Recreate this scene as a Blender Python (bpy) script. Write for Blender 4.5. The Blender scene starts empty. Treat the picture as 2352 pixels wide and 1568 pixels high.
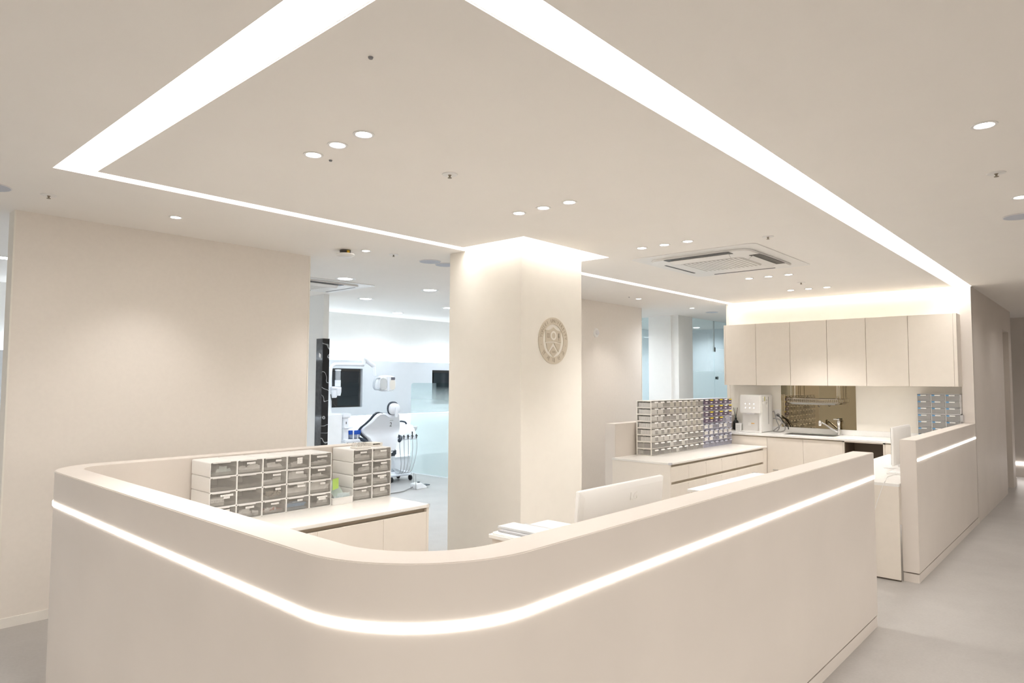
import bpy, bmesh, math, random
from mathutils import Vector, Matrix
R = math.radians
random.seed(7)
SC = bpy.context.scene
COL = SC.collection
PI = math.pi

# ------------------------------------------------------------------ camera
YAW, PITCH, ROLL, FPX, CAM_H = R(41.9576), R(3.3207), R(0.2379), 1543.35, 1.56
fw = Vector((math.cos(PITCH) * math.cos(YAW), math.cos(PITCH) * math.sin(YAW), math.sin(PITCH)))
rt0 = Vector((math.sin(YAW), -math.cos(YAW), 0))
up0 = rt0.cross(fw)
rt = rt0 * math.cos(ROLL) + up0 * math.sin(ROLL)
up = up0 * math.cos(ROLL) - rt0 * math.sin(ROLL)
cam_data = bpy.data.cameras.new('camera')
cam_data.sensor_width = 36
cam_data.lens = 36 * FPX / 2352
cam_data.clip_start = 0.05
cam = bpy.data.objects.new('camera', cam_data)
COL.objects.link(cam)
M = Matrix(((rt.x, up.x, -fw.x), (rt.y, up.y, -fw.y), (rt.z, up.z, -fw.z))).to_4x4()
M.translation = Vector((0, 0, CAM_H))
cam.matrix_world = M
SC.camera = cam

# ------------------------------------------------------------------ world, exposure
W_FILL = .60            # even fill light entering through the added, unseen lobby windows
world = bpy.data.worlds.new('world')
SC.world = world
world.use_nodes = True
world.node_tree.nodes['Background'].inputs[0].default_value = (1, .935, .87, 1)
world.node_tree.nodes['Background'].inputs[1].default_value = W_FILL
vs = SC.view_settings
vs.view_transform = 'Standard'
vs.look = 'None'
vs.gamma = 1
vs.use_curve_mapping = False
vs.exposure = 2.16
SC.cycles.diffuse_bounces = 6
SC.cycles.max_bounces = 8
SC.cycles.sample_clamp_indirect = 6
SC.cycles.adaptive_threshold = .025

WARM = (1.0, .962, .915)
COOL = (.80, .90, 1.0)
P_SPOT, P_WASH, P_COOL, P_LOB = 15, 9, 15, 4.6
E_COVE, E_LINE, E_DENT = 2.9, 2.0, 4.2
ZC = 2.645            # ceiling height
ZT = 1.104            # reception counter height

# ------------------------------------------------------------------ materials
MATS = {}
def mat(name, col, rough=.5, metal=0, var=.03, scale=8, bump=0, alpha=1, emit=0, spec=.5, coat=0, stretch=None):
    if name in MATS: return MATS[name]
    m = bpy.data.materials.new(name); m.use_nodes = True
    nt = m.node_tree; N = nt.nodes; L = nt.links
    b = N['Principled BSDF']
    b.inputs['Roughness'].default_value = rough
    b.inputs['Metallic'].default_value = metal
    b.inputs['Alpha'].default_value = alpha
    b.inputs['Specular IOR Level'].default_value = spec
    b.inputs['Coat Weight'].default_value = coat
    tc = N.new('ShaderNodeTexCoord')
    nz = N.new('ShaderNodeTexNoise'); nz.inputs['Scale'].default_value = scale; nz.inputs['Detail'].default_value = 4
    if stretch:
        mp = N.new('ShaderNodeMapping'); mp.inputs['Scale'].default_value = stretch
        L.new(tc.outputs['Object'], mp.inputs[0]); L.new(mp.outputs[0], nz.inputs['Vector'])
    else:
        L.new(tc.outputs['Object'], nz.inputs['Vector'])
    rp = N.new('ShaderNodeValToRGB')
    rp.color_ramp.elements[0].position = .3; rp.color_ramp.elements[1].position = .7
    rp.color_ramp.elements[0].color = (*[c * (1 - var) for c in col], 1)
    rp.color_ramp.elements[1].color = (*[min(1, c * (1 + var)) for c in col], 1)
    L.new(nz.outputs['Fac'], rp.inputs[0]); L.new(rp.outputs[0], b.inputs['Base Color'])
    if bump:
        bp = N.new('ShaderNodeBump'); bp.inputs['Strength'].default_value = bump; bp.inputs['Distance'].default_value = .002
        L.new(nz.outputs['Fac'], bp.inputs['Height']); L.new(bp.outputs[0], b.inputs['Normal'])
    if emit:
        b.inputs['Emission Color'].default_value = (*col, 1); b.inputs['Emission Strength'].default_value = emit
    MATS[name] = m
    return m

def emis(name, col, s, nee=True):
    if name in MATS: return MATS[name]
    m = bpy.data.materials.new(name); m.use_nodes = True
    nt = m.node_tree; nt.nodes.clear()
    e = nt.nodes.new('ShaderNodeEmission'); o = nt.nodes.new('ShaderNodeOutputMaterial')
    e.inputs[0].default_value = (*col, 1); e.inputs[1].default_value = s
    nt.links.new(e.outputs[0], o.inputs[0]); MATS[name] = m
    if not nee: m.cycles.emission_sampling = 'NONE'
    return m

def glassmat(name, tint, refl=.08, frost=None, frostcol=(.86, .94, .95), axis=2):
    """clear pane: tinted transparency with a weak mirror; frost = (z0, z1, amount) film that fades in downwards"""
    m = bpy.data.materials.new(name); m.use_nodes = True
    nt = m.node_tree; N = nt.nodes; L = nt.links; N.clear()
    out = N.new('ShaderNodeOutputMaterial'); tr = N.new('ShaderNodeBsdfTransparent'); gl = N.new('ShaderNodeBsdfGlossy')
    tr.inputs[0].default_value = (*tint, 1); gl.inputs['Roughness'].default_value = .02
    lw = N.new('ShaderNodeLayerWeight'); lw.inputs[0].default_value = .25
    mu = N.new('ShaderNodeMath'); mu.operation = 'MULTIPLY_ADD'; mu.inputs[1].default_value = .35; mu.inputs[2].default_value = refl * .5
    L.new(lw.outputs['Fresnel'], mu.inputs[0])
    mx = N.new('ShaderNodeMixShader'); L.new(mu.outputs[0], mx.inputs[0]); L.new(tr.outputs[0], mx.inputs[1]); L.new(gl.outputs[0], mx.inputs[2])
    last = mx.outputs[0]
    if frost:
        z0, z1, amt = frost
        df = N.new('ShaderNodeBsdfDiffuse'); df.inputs[0].default_value = (*frostcol, 1)
        tl = N.new('ShaderNodeBsdfTranslucent'); tl.inputs[0].default_value = (*frostcol, 1)
        ms = N.new('ShaderNodeMixShader'); ms.inputs[0].default_value = .5
        L.new(df.outputs[0], ms.inputs[1]); L.new(tl.outputs[0], ms.inputs[2])
        geo = N.new('ShaderNodeNewGeometry'); sx = N.new('ShaderNodeSeparateXYZ'); L.new(geo.outputs['Position'], sx.inputs[0])
        mr = N.new('ShaderNodeMapRange'); mr.inputs[1].default_value = z0; mr.inputs[2].default_value = z1
        mr.inputs[3].default_value = amt; mr.inputs[4].default_value = 0
        L.new(sx.outputs[axis], mr.inputs[0])
        m2 = N.new('ShaderNodeMixShader'); L.new(mr.outputs[0], m2.inputs[0]); L.new(last, m2.inputs[1]); L.new(ms.outputs[0], m2.inputs[2])
        last = m2.outputs[0]
    L.new(last, out.inputs[0]); MATS[name] = m
    return m

def printmat(name, paper, ink, sx=26, sz=3, dens=.5):
    """paper with a line or two of tiny unreadable print"""
    m = bpy.data.materials.new(name); m.use_nodes = True
    nt = m.node_tree; N = nt.nodes; L = nt.links
    b = N['Principled BSDF']; b.inputs['Roughness'].default_value = .6
    tc = N.new('ShaderNodeTexCoord'); sp = N.new('ShaderNodeSeparateXYZ'); L.new(tc.outputs['Generated'], sp.inputs[0])
    mp = N.new('ShaderNodeMapping'); mp.inputs['Scale'].default_value = (sx, sx, sz); L.new(tc.outputs['Generated'], mp.inputs[0])
    nz = N.new('ShaderNodeTexNoise'); nz.inputs['Scale'].default_value = 1; nz.inputs['Detail'].default_value = 1; L.new(mp.outputs[0], nz.inputs['Vector'])
    g = N.new('ShaderNodeMath'); g.operation = 'GREATER_THAN'; g.inputs[1].default_value = dens; L.new(nz.outputs['Fac'], g.inputs[0])
    a = N.new('ShaderNodeMath'); a.operation = 'COMPARE'; a.inputs[1].default_value = .5; a.inputs[2].default_value = .22; L.new(sp.outputs[2], a.inputs[0])
    mul = N.new('ShaderNodeMath'); mul.operation = 'MULTIPLY'; L.new(g.outputs[0], mul.inputs[0]); L.new(a.outputs[0], mul.inputs[1])
    mx = N.new('ShaderNodeMix'); mx.data_type = 'RGBA'
    mx.inputs['A'].default_value = (*paper, 1); mx.inputs['B'].default_value = (*ink, 1)
    L.new(mul.outputs[0], mx.inputs['Factor']); L.new(mx.outputs['Result'], b.inputs['Base Color']); MATS[name] = m
    return m

def marblemat():
    m = bpy.data.materials.new('black_marble'); m.use_nodes = True
    nt = m.node_tree; N = nt.nodes; L = nt.links
    b = N['Principled BSDF']; b.inputs['Roughness'].default_value = .12
    tc = N.new('ShaderNodeTexCoord'); nz = N.new('ShaderNodeTexNoise'); nz.inputs['Scale'].default_value = 1.6; nz.inputs['Detail'].default_value = 3
    L.new(tc.outputs['Object'], nz.inputs['Vector'])
    mp = N.new('ShaderNodeVectorMath'); mp.operation = 'ADD'; L.new(tc.outputs['Object'], mp.inputs[0]); L.new(nz.outputs['Color'], mp.inputs[1])
    w = N.new('ShaderNodeTexWave'); w.inputs['Scale'].default_value = 3.0; w.inputs['Distortion'].default_value = 2.2; w.inputs['Detail'].default_value = 3; w.bands_direction = 'DIAGONAL'
    L.new(mp.outputs[0], w.inputs['Vector'])
    rp = N.new('ShaderNodeValToRGB'); rp.color_ramp.elements[0].position = .985; rp.color_ramp.elements[1].position = .999
    rp.color_ramp.elements[0].color = (.012, .014, .017, 1); rp.color_ramp.elements[1].color = (.45, .47, .48, 1)
    L.new(w.outputs['Fac'], rp.inputs[0]); L.new(rp.outputs[0], b.inputs['Base Color']); MATS['black_marble'] = m
    return m

M_CEIL = mat('ceiling_paint', (.90, .87, .83), .9, var=.006, scale=3)
M_COVE = mat('cove_paint', (.93, .92, .89), .9, var=.005)
M_WALL = mat('beige_wallpaper', (.79, .74, .685), .85, var=.012, scale=40, bump=.08)
M_WHITE = mat('white_paint', (.84, .84, .82), .8, var=.008, scale=12)
M_COL = mat('column_paint', (.82, .785, .72), .8, var=.01, scale=10)
M_CTR = mat('counter_surface', (.70, .645, .595), .62, var=.025, scale=2.2)
M_CAB = mat('cabinet_laminate', (.77, .71, .635), .5, var=.012, scale=14)
M_CABIN = mat('cabinet_inside', (.66, .60, .52), .6, var=.02)
M_TOP = mat('worktop_stone', (.80, .775, .735), .25, var=.015, scale=60)
M_KTOP = mat('kitchen_stone', (.85, .84, .82), .22, var=.015, scale=60)
M_GROOVE = mat('groove', (.10, .08, .06), .8)
M_FING = mat('finger_channel', (.46, .40, .31), .5)
M_BASE = mat('baseboard_paint', (.82, .79, .74), .5)
M_DENTP = mat('grey_panel', (.66, .69, .72), .6, var=.01)
M_DENTW = mat('cool_white_laminate', (.85, .87, .89), .35)
M_PLAST = mat('white_plastic', (.82, .81, .79), .35, var=.008)
M_PLASTB = mat('beige_plastic', (.79, .76, .71), .45, var=.01)
M_LAV = mat('lavender_plastic', (.70, .69, .80), .4, var=.01)
M_NAVY = mat('navy_vinyl', (.016, .026, .042), .38, var=.1)
M_DARK = mat('black_plastic', (.012, .012, .013), .35)
M_SCREEN = mat('dark_screen', (.010, .014, .018), .08, var=.05)
M_SMOKE = mat('smoky_plastic', (.46, .44, .41), .12, alpha=.27, var=.03)
M_CLEAR = mat('clear_plastic', (.72, .70, .68), .12, alpha=.24, var=.02)
M_CLEARB = mat('bluish_clear_plastic', (.62, .62, .74), .12, alpha=.34, var=.02)
M_GREYD = mat('grey_drawer_plastic', (.42, .41, .40), .2, alpha=.62, var=.03)
M_GREYF = mat('pale_grey_plastic', (.74, .73, .74), .4, var=.01)
M_STEEL = mat('brushed_steel', (.55, .55, .54), .28, 1, var=.05, stretch=(40, 2, 2))
M_CHROME = mat('chrome', (.80, .80, .80), .08, 1, var=.01)
M_WIRE = mat('wire_steel', (.62, .58, .52), .25, 1, var=.02)
M_MIRR = mat('bronze_mirror', (.36, .30, .20), .03, 1, var=.005)
M_PAPER = mat('paper', (.94, .93, .91), .8, var=.04, scale=30)
M_PAPERG = mat('pale_green_paper', (.70, .77, .74), .8, var=.04, scale=30)
M_BLUE = mat('blue_pouch', (.10, .30, .55), .4, var=.12, scale=25)
M_LBLUE = mat('pale_blue_pouch', (.32, .52, .70), .4, var=.15, scale=25)
M_RED = mat('red_paper', (.55, .20, .15), .6)
M_BEAD = mat('beige_rolls', (.62, .56, .46), .6, var=.1, scale=30)
M_LABEL = printmat('printed_label', (.88, .87, .85), (.22, .21, .20), 22, 3, .55)
M_CARD = printmat('printed_card', (.90, .89, .86), (.35, .34, .33), 18, 8, .54)
M_PURPLE = mat('purple_card', (.115, .075, .14), .45, var=.1, scale=20)
M_YEL = mat('yellow_tab', (.85, .68, .03), .5)
M_GREEN = mat('green_note', (.42, .62, .14), .6)
M_EMBL = mat('emblem_tan', (.60, .535, .435), .6, var=.015)
M_EMBD = mat('emblem_letters', (.36, .30, .22), .6)
M_CORD = mat('grey_cord', (.28, .27, .26), .5)
M_SPK = mat('speaker_mesh', (.52, .55, .62), .7, var=.05, scale=200)
M_ACG = mat('ac_grille', (.56, .54, .51), .6)
M_MARB = marblemat()
M_COOLB = mat('bowl_blue', (.01, .09, .55), .1, alpha=.9)
M_DESKW = mat('chair_shell', (.80, .83, .88), .3, var=.006)
M_ORANGE = mat('orange_sticker', (.75, .42, .10), .5)

def floormat():
    m = bpy.data.materials.new('floor_vinyl'); m.use_nodes = True
    nt = m.node_tree; N = nt.nodes; L = nt.links
    b = N['Principled BSDF']; b.inputs['Roughness'].default_value = .38
    geo = N.new('ShaderNodeNewGeometry')
    n1 = N.new('ShaderNodeTexNoise'); n1.inputs['Scale'].default_value = 1.6; n1.inputs['Detail'].default_value = 8; n1.inputs['Roughness'].default_value = .65
    n2 = N.new('ShaderNodeTexNoise'); n2.inputs['Scale'].default_value = 60; n2.inputs['Detail'].default_value = 3
    L.new(geo.outputs['Position'], n1.inputs['Vector']); L.new(geo.outputs['Position'], n2.inputs['Vector'])
    mx = N.new('ShaderNodeMath'); mx.operation = 'MULTIPLY_ADD'; mx.inputs[1].default_value = .35
    L.new(n2.outputs['Fac'], mx.inputs[0]); L.new(n1.outputs['Fac'], mx.inputs[2])
    rp = N.new('ShaderNodeValToRGB'); rp.color_ramp.elements[0].position = .45; rp.color_ramp.elements[1].position = .9
    rp.color_ramp.elements[0].color = (.37, .35, .335, 1); rp.color_ramp.elements[1].color = (.46, .44, .42, 1)
    L.new(mx.outputs[0], rp.inputs[0]); L.new(rp.outputs[0], b.inputs['Base Color'])
    return m
M_FLOOR = floormat()
M_GLASS = glassmat('clear_glass', (.90, .96, .97), .06)
M_GLASSF = glassmat('glass_with_frosted_lower_film', (.92, .97, .975), .06, (1.725, 1.735, .6), (.82, .90, .915))
M_GLASSD = glassmat('frost_fade_glass', (.90, .97, .97), .05, (1.0, 1.46, .52), (.90, .96, .95))
M_LEDW = emis('led_line', (1, .93, .86), E_LINE)
M_LEDC = emis('cove_led', WARM, E_COVE)
M_LEDD = emis('cool_led', COOL, E_DENT)
M_DISC = emis('downlight_disc', (1, .97, .92), 9, False)
M_DISCC = emis('cool_downlight_disc', (.92, .96, 1), 9, False)

# ------------------------------------------------------------------ mesh builder
class MB:
    def __init__(s): s.v = []; s.f = []
    def add(s, vs, fs):
        n = len(s.v); s.v += [tuple(p) for p in vs]; s.f += [tuple(i + n for i in f) for f in fs]; return s
    def box(s, x0, x1, y0, y1, z0, z1):
        return s.add([(x0, y0, z0), (x1, y0, z0), (x1, y1, z0), (x0, y1, z0), (x0, y0, z1), (x1, y0, z1), (x1, y1, z1), (x0, y1, z1)],
                     [(0, 3, 2, 1), (4, 5, 6, 7), (0, 1, 5, 4), (1, 2, 6, 5), (2, 3, 7, 6), (3, 0, 4, 7)])
    def prism(s, pts, a0, a1, axis=2):
        """polygon (2D pts) extruded along axis from a0 to a1; pts are the other two coordinates in x,y,z order"""
        def P(p, a):
            return {2: (p[0], p[1], a), 1: (p[0], a, p[1]), 0: (a, p[0], p[1])}[axis]
        n = len(pts)
        return s.add([P(p, a0) for p in pts] + [P(p, a1) for p in pts],
                     [tuple(range(n))[::-1], tuple(range(n, 2 * n))] + [(i, (i + 1) % n, n + (i + 1) % n, n + i) for i in range(n)])
    def ring(s, po, pi_, a0, a1, axis=2, closed=True):
        def P(p, a):
            return {2: (p[0], p[1], a), 1: (p[0], a, p[1]), 0: (a, p[0], p[1])}[axis]
        n = len(po); vs = [P(p, a) for a in (a0, a1) for q in (po, pi_) for p in q]
        fs = []
        for i in range(n if closed else n - 1):
            j = (i + 1) % n
            fs += [(i, j, n + j, n + i), (2 * n + i, 3 * n + i, 3 * n + j, 2 * n + j), (i, 2 * n + i, 2 * n + j, j), (n + i, n + j, 3 * n + j, 3 * n + i)]
        if not closed:
            fs += [(0, n, 3 * n, 2 * n), (n - 1, 3 * n - 1, 4 * n - 1, 2 * n - 1)]
        return s.add(vs, fs)
    def lathe(s, prof, c=(0, 0, 0), n=20, axis=2):
        vs = []
        for r, h in prof:
            for k in range(n):
                a = 2 * PI * k / n; u, w = r * math.cos(a), r * math.sin(a)
                vs.append({2: (c[0] + u, c[1] + w, c[2] + h), 1: (c[0] + u, c[1] + h, c[2] + w), 0: (c[0] + h, c[1] + u, c[2] + w)}[axis])
        fs = [(i * n + k, i * n + (k + 1) % n, (i + 1) * n + (k + 1) % n, (i + 1) * n + k) for i in range(len(prof) - 1) for k in range(n)]
        if prof[0][0] > 1e-6: fs.append(tuple(range(n))[::-1])
        if prof[-1][0] > 1e-6: fs.append(tuple(range((len(prof) - 1) * n, len(prof) * n)))
        return s.add(vs, fs)
    def tube(s, pts, r, n=8):
        pts = [Vector(p) for p in pts]; vs = []; fs = []
        up_ = None
        for i, p in enumerate(pts):
            t = (pts[min(i + 1, len(pts) - 1)] - pts[max(i - 1, 0)]).normalized()
            a = t.orthogonal() if up_ is None else (up_ - t * up_.dot(t))
            a.normalize(); up_ = a; b = t.cross(a)
            rr = r[i] if isinstance(r, (list, tuple)) else r
            vs += [p + (a * math.cos(2 * PI * k / n) + b * math.sin(2 * PI * k / n)) * rr for k in range(n)]
        for i in range(len(pts) - 1):
            fs += [(i * n + k, i * n + (k + 1) % n, (i + 1) * n + (k + 1) % n, (i + 1) * n + k) for k in range(n)]
        fs += [tuple(range(n))[::-1], tuple(range((len(pts) - 1) * n, len(pts) * n))]
        return s.add(vs, fs)
    def loft(s, secs):
        n = len(secs[0]); vs = [p for q in secs for p in q]
        fs = [(i * n + k, i * n + (k + 1) % n, (i + 1) * n + (k + 1) % n, (i + 1) * n + k) for i in range(len(secs) - 1) for k in range(n)]
        fs += [tuple(range(n))[::-1], tuple(range((len(secs) - 1) * n, len(secs) * n))]
        return s.add(vs, fs)

def rrect(x0, x1, y0, y1, r, n=4):
    out = []
    for cx, cy, a in ((x1 - r, y1 - r, 0), (x0 + r, y1 - r, 90), (x0 + r, y0 + r, 180), (x1 - r, y0 + r, 270)):
        out += [(cx + r * math.cos(R(a + 90 * k / n)), cy + r * math.sin(R(a + 90 * k / n))) for k in range(n + 1)]
    return out

def smoothpath(pts, n=8):
    """Catmull-Rom through points"""
    P = [Vector(p) for p in pts]; P = [P[0] * 2 - P[1]] + P + [P[-1] * 2 - P[-2]]; out = []
    for i in range(1, len(P) - 2):
        for k in range(n):
            t = k / n; a, b, c, d = P[i - 1], P[i], P[i + 1], P[i + 2]
            out.append(.5 * ((2 * b) + (c - a) * t + (2 * a - 5 * b + 4 * c - d) * t * t + (3 * b - a - 3 * c + d) * t ** 3))
    return out + [P[-2]]

def mesh_of(name, mb, m, bevel=0, smooth=False, off=(0, 0, 0), seg=2):
    me = bpy.data.meshes.new(name)
    me.from_pydata([(x - off[0], y - off[1], z - off[2]) for x, y, z in mb.v], [], mb.f)
    bm = bmesh.new(); bm.from_mesh(me)
    bmesh.ops.recalc_face_normals(bm, faces=bm.faces)
    if bevel:
        ed = [e for e in bm.edges if len(e.link_faces) == 2 and e.calc_face_angle(0) > .6]
        bmesh.ops.bevel(bm, geom=ed, offset=bevel, segments=seg, affect='EDGES', clamp_overlap=True)
    if smooth or bevel:
        for f in bm.faces: f.smooth = True
        for e in bm.edges:
            if len(e.link_faces) == 2 and e.calc_face_angle(0) > .7: e.smooth = False
    bm.to_mesh(me); bm.free()
    if isinstance(m, (list, tuple)):
        for q in m: me.materials.append(q)
    else: me.materials.append(m)
    return me

def tag(o, label, cat, group=None):
    o['label'] = label; o['category'] = cat
    if group: o['group'] = group
    return o

def obj(name, mb, m, parent=None, loc=(0, 0, 0), bevel=0, smooth=False, rz=0, seg=2):
    """parent given: mesh in the same frame as the parent's children (local if the parent is a prototype)"""
    off = parent['_o'] if parent is not None and '_o' in parent else (0, 0, 0)
    o = bpy.data.objects.new(name, mesh_of(name, mb, m, bevel, smooth, off, seg) if isinstance(mb, MB) else mb)
    COL.objects.link(o); o.parent = parent; o.location = loc; o.rotation_euler[2] = rz
    if '_o' in (parent or {}): o['_o'] = (0, 0, 0) if not isinstance(mb, MB) else off
    return o

def sub(name, mb, m, part, **k):
    return obj(name, mb, m, part, **k)

def thing(name, label, cat, loc=(0, 0, 0), group=None, rz=0, world_parts=True):
    o = bpy.data.objects.new(name, None); COL.objects.link(o)
    o.location = loc; o.rotation_euler[2] = rz; o.empty_display_size = .05
    o['_o'] = tuple(loc) if world_parts else (0, 0, 0)
    return tag(o, label, cat, group)

def single(name, label, cat, mb, m, group=None, bevel=0, smooth=False, base=None):
    xs = [v[0] for v in mb.v]; ys = [v[1] for v in mb.v]; zs = [v[2] for v in mb.v]
    b = base or ((min(xs) + max(xs)) / 2, (min(ys) + max(ys)) / 2, min(zs))
    o = bpy.data.objects.new(name, mesh_of(name, mb, m, bevel, smooth, b)); COL.objects.link(o); o.location = b
    return tag(o, label, cat, group)

def struct(name, mb, m, bevel=0, parent=None, smooth=False):
    o = bpy.data.objects.new(name, mesh_of(name, mb, m, bevel, smooth)); COL.objects.link(o)
    o['kind'] = 'structure'; o.parent = parent
    return o

def copy_tree(o, parent=None):
    c = o.copy(); COL.objects.link(c); c.parent = parent
    for ch in o.children: copy_tree(ch, c)
    return c

def text_mb(body, size, depth=.001, plane='xz', center=True):
    """text lying in local X (right) / Z (up), thickness along -Y"""
    cu = bpy.data.curves.new('text', 'FONT'); cu.body = body; cu.size = size; cu.extrude = depth / 2; cu.resolution_u = 2
    if center: cu.align_x = 'CENTER'; cu.align_y = 'CENTER'
    t = bpy.data.objects.new('text', cu); COL.objects.link(t)
    dg = bpy.context.evaluated_depsgraph_get(); dg.update()
    me = bpy.data.meshes.new_from_object(t.evaluated_get(dg))
    mb = MB(); mb.v = [(v.co.x, -v.co.z, v.co.y) for v in me.vertices]; mb.f = [tuple(p.vertices) for p in me.polygons]
    bpy.data.meshes.remove(me); bpy.data.objects.remove(t); bpy.data.curves.remove(cu)
    return mb

def xf(mb, mat4):
    mb.v = [tuple(mat4 @ Vector(p)) for p in mb.v]; return mb

def arc(cx, cy, r, a0, a1, n=16):
    return [(cx + r * math.cos(R(a0 + (a1 - a0) * k / n)), cy + r * math.sin(R(a0 + (a1 - a0) * k / n))) for k in range(n + 1)]

def plate(xs, ys, on, z0, z1):
    """flat plate made of the grid cells for which on(xmid, ymid) is true"""
    mb = MB(); C = lambda i, j: 0 <= i < len(xs) - 1 and 0 <= j < len(ys) - 1 and on((xs[i] + xs[i + 1]) / 2, (ys[j] + ys[j + 1]) / 2)
    for i in range(len(xs) - 1):
        for j in range(len(ys) - 1):
            if not C(i, j): continue
            a, b, c, d = xs[i], xs[i + 1], ys[j], ys[j + 1]
            mb.add([(a, c, z0), (b, c, z0), (b, d, z0), (a, d, z0)], [(0, 3, 2, 1)])
            mb.add([(a, c, z1), (b, c, z1), (b, d, z1), (a, d, z1)], [(0, 1, 2, 3)])
            if not C(i - 1, j): mb.add([(a, c, z0), (a, d, z0), (a, d, z1), (a, c, z1)], [(3, 2, 1, 0)])
            if not C(i + 1, j): mb.add([(b, c, z0), (b, d, z0), (b, d, z1), (b, c, z1)], [(0, 1, 2, 3)])
            if not C(i, j - 1): mb.add([(a, c, z0), (b, c, z0), (b, c, z1), (a, c, z1)], [(0, 1, 2, 3)])
            if not C(i, j + 1): mb.add([(a, d, z0), (b, d, z0), (b, d, z1), (a, d, z1)], [(3, 2, 1, 0)])
    return mb

# ================================================================== SETTING
X0, X1, Y0, Y1 = -3.6, 16.0, -2.6, 10.4
struct('floor', MB().box(X0, X1, Y0, Y1, -.1, 0), M_FLOOR)
struct('floor_added_blocker', MB().box(-40, 40, -40, 40, -.3, -.15), mat('ground_blocker', (.22, .21, .20), .9))  # unseen ground added to keep world light from below off the ceiling
# main ceiling with the rectangular light trough cut out
OX0, OX1, OY0, OY1 = .948, 9.084, 1.182, 4.042
IX0, IX1, IY0, IY1 = 1.122, 8.99, 1.348, 3.945
NX0, NX1, NY0 = 3.785, 4.93, 3.288
struct('ceiling', plate([X0, OX0, OX1, X1], [Y0, OY0, OY1, Y1], lambda x, y: not (OX0 < x < OX1 and OY0 < y < OY1), ZC, ZC + .26), M_CEIL)
struct('ceiling', plate([IX0, NX0, NX1, IX1], [IY0, NY0, IY1], lambda x, y: not (NX0 < x < NX1 and y > NY0), ZC, ZC + .10), M_CEIL)
struct('ceiling', MB().box(OX0 - .05, OX1 + .05, OY0 - .05, OY1 + .05, ZC + .26, ZC + .30), M_COVE)
lip = .006
mb = MB()
mb.box(OX0, OX0 + .002, OY0, OY1, ZC + lip, ZC + .26).box(OX0, OX1, OY0, OY0 + .002, ZC + lip, ZC + .26).box(OX0, OX1, OY1 - .002, OY1, ZC + lip, ZC + .26)
mb.box(IX0 - .002, IX0, IY0, IY1, ZC + lip, ZC + .1).box(IX0, IX1, IY0 - .002, IY0, ZC + lip, ZC + .1)
struct('trim_1', mb, M_COVE)
# luminous diffusers recessed in the trough
led = thing('cove_light', 'bright white diffuser strips recessed in the trough around the suspended ceiling panel', 'cove light', (IX0, IY0, ZC + .1))
zl = ZC + .12
def tape(x0, x1, y0, y1): obj('diffuser', MB().box(x0, x1, y0, y1, zl, zl + .004), M_LEDC, led)
g_ = .004
tape(OX0 + g_, IX0, OY0 + g_, OY1 - g_)
tape(IX0 + g_, OX1 - g_, OY0 + g_, IY0)
tape(IX0 + g_, NX0 - g_, IY1, OY1 - g_)
tape(4.70, OX1 - g_, IY1 + .002, OY1 - g_)
tape(IX1, OX1 - g_, IY0 + g_, IY1)
tape(NX0, 3.902, NY0 + g_, OY1 - g_)
tape(3.906, 4.694, NY0 + g_, 3.412)
tape(4.698, NX1, NY0 + g_, IY1)

# walls
WY = 5.241
struct('wall_back_left', MB().box(1.043, 3.168, WY, WY + .13, 0, ZC), M_WALL)
struct('wall_back', MB().box(6.35, 8.713, WY, WY + .13, 0, ZC), M_WALL)
struct('baseboard_back_left', MB().box(1.043, 3.168, WY - .008, WY, 0, .06), M_BASE)
struct('baseboard_back', MB().box(6.35, 8.713, WY - .008, WY, 0, .06), M_BASE)
for i, x in enumerate((3.160, 8.705)):
    struct('trim_%d' % (2 + i), MB().box(x, x + .012, WY - .004, WY + .134, 0, ZC), M_COL)
struct('trim_4', MB().box(1.033, 1.043, WY - .003, WY + .133, 0, ZC), M_COL)
# pillar
struct('wall_pillar', MB().box(3.906, 4.694, 3.416, 4.232, 0, ZC + .26), M_COL)
# kitchen wall and the corridor wall
KX = 9.08
struct('wall_kitchen', MB().box(KX, KX + .12, 1.30, 4.08, 0, ZC + .26), M_COL)
struct('wall_kitchen_head', MB().box(KX, KX + .12, 1.182, 1.30, ZC, ZC + .26), M_COL)
struct('trim_5', MB().box(KX - .012, KX, 1.19, 1.235, 0, ZC), M_COL)
struct('trim_6', MB().box(KX - .012, KX, 4.04, 4.08, 0, ZC), M_COL)
CY = 1.19
mb = MB().box(9.0408, 11.78, CY, CY + .115, .07, ZC).box(12.49, 12.78, CY, CY + .115, 0, ZC).box(11.78, 12.49, CY, CY + .115, 2.315, ZC)
struct('wall_corridor', mb, M_CTR)
struct('baseboard_corridor', MB().box(9.045, 11.78, CY + .004, CY + .115, 0, .066), M_CTR)
struct('wall_corridor_core', MB().box(9.2, 11.78, CY + .115, 4.08, 0, ZC).box(12.49, 12.78, CY + .115, 4.08, 0, ZC), M_CTR)
d1 = struct('door_1', MB().box(11.79, 12.48, CY + .14, CY + .18, .01, 2.305), M_FING)
obj('handle', MB().box(11.84, 11.86, CY + .125, CY + .14, 1.0, 1.12), M_STEEL, d1)
struct('trim_7', MB().box(12.74, 12.80, CY - .01, CY + .12, 0, .12), M_BASE)
# far corridor wall with low light line
struct('wall_far', MB().box(14.0, 14.12, Y0, 4.0, 0, ZC), M_CTR)
# dental room shell
DY = 9.2
struct('wall_dental', MB().box(X0, X1, DY + .12, DY + .24, 0, ZC), M_WHITE)
struct('wall_partition', MB().box(4.709, 4.787, 7.445, DY + .12, 0, ZC), M_WHITE)
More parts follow.
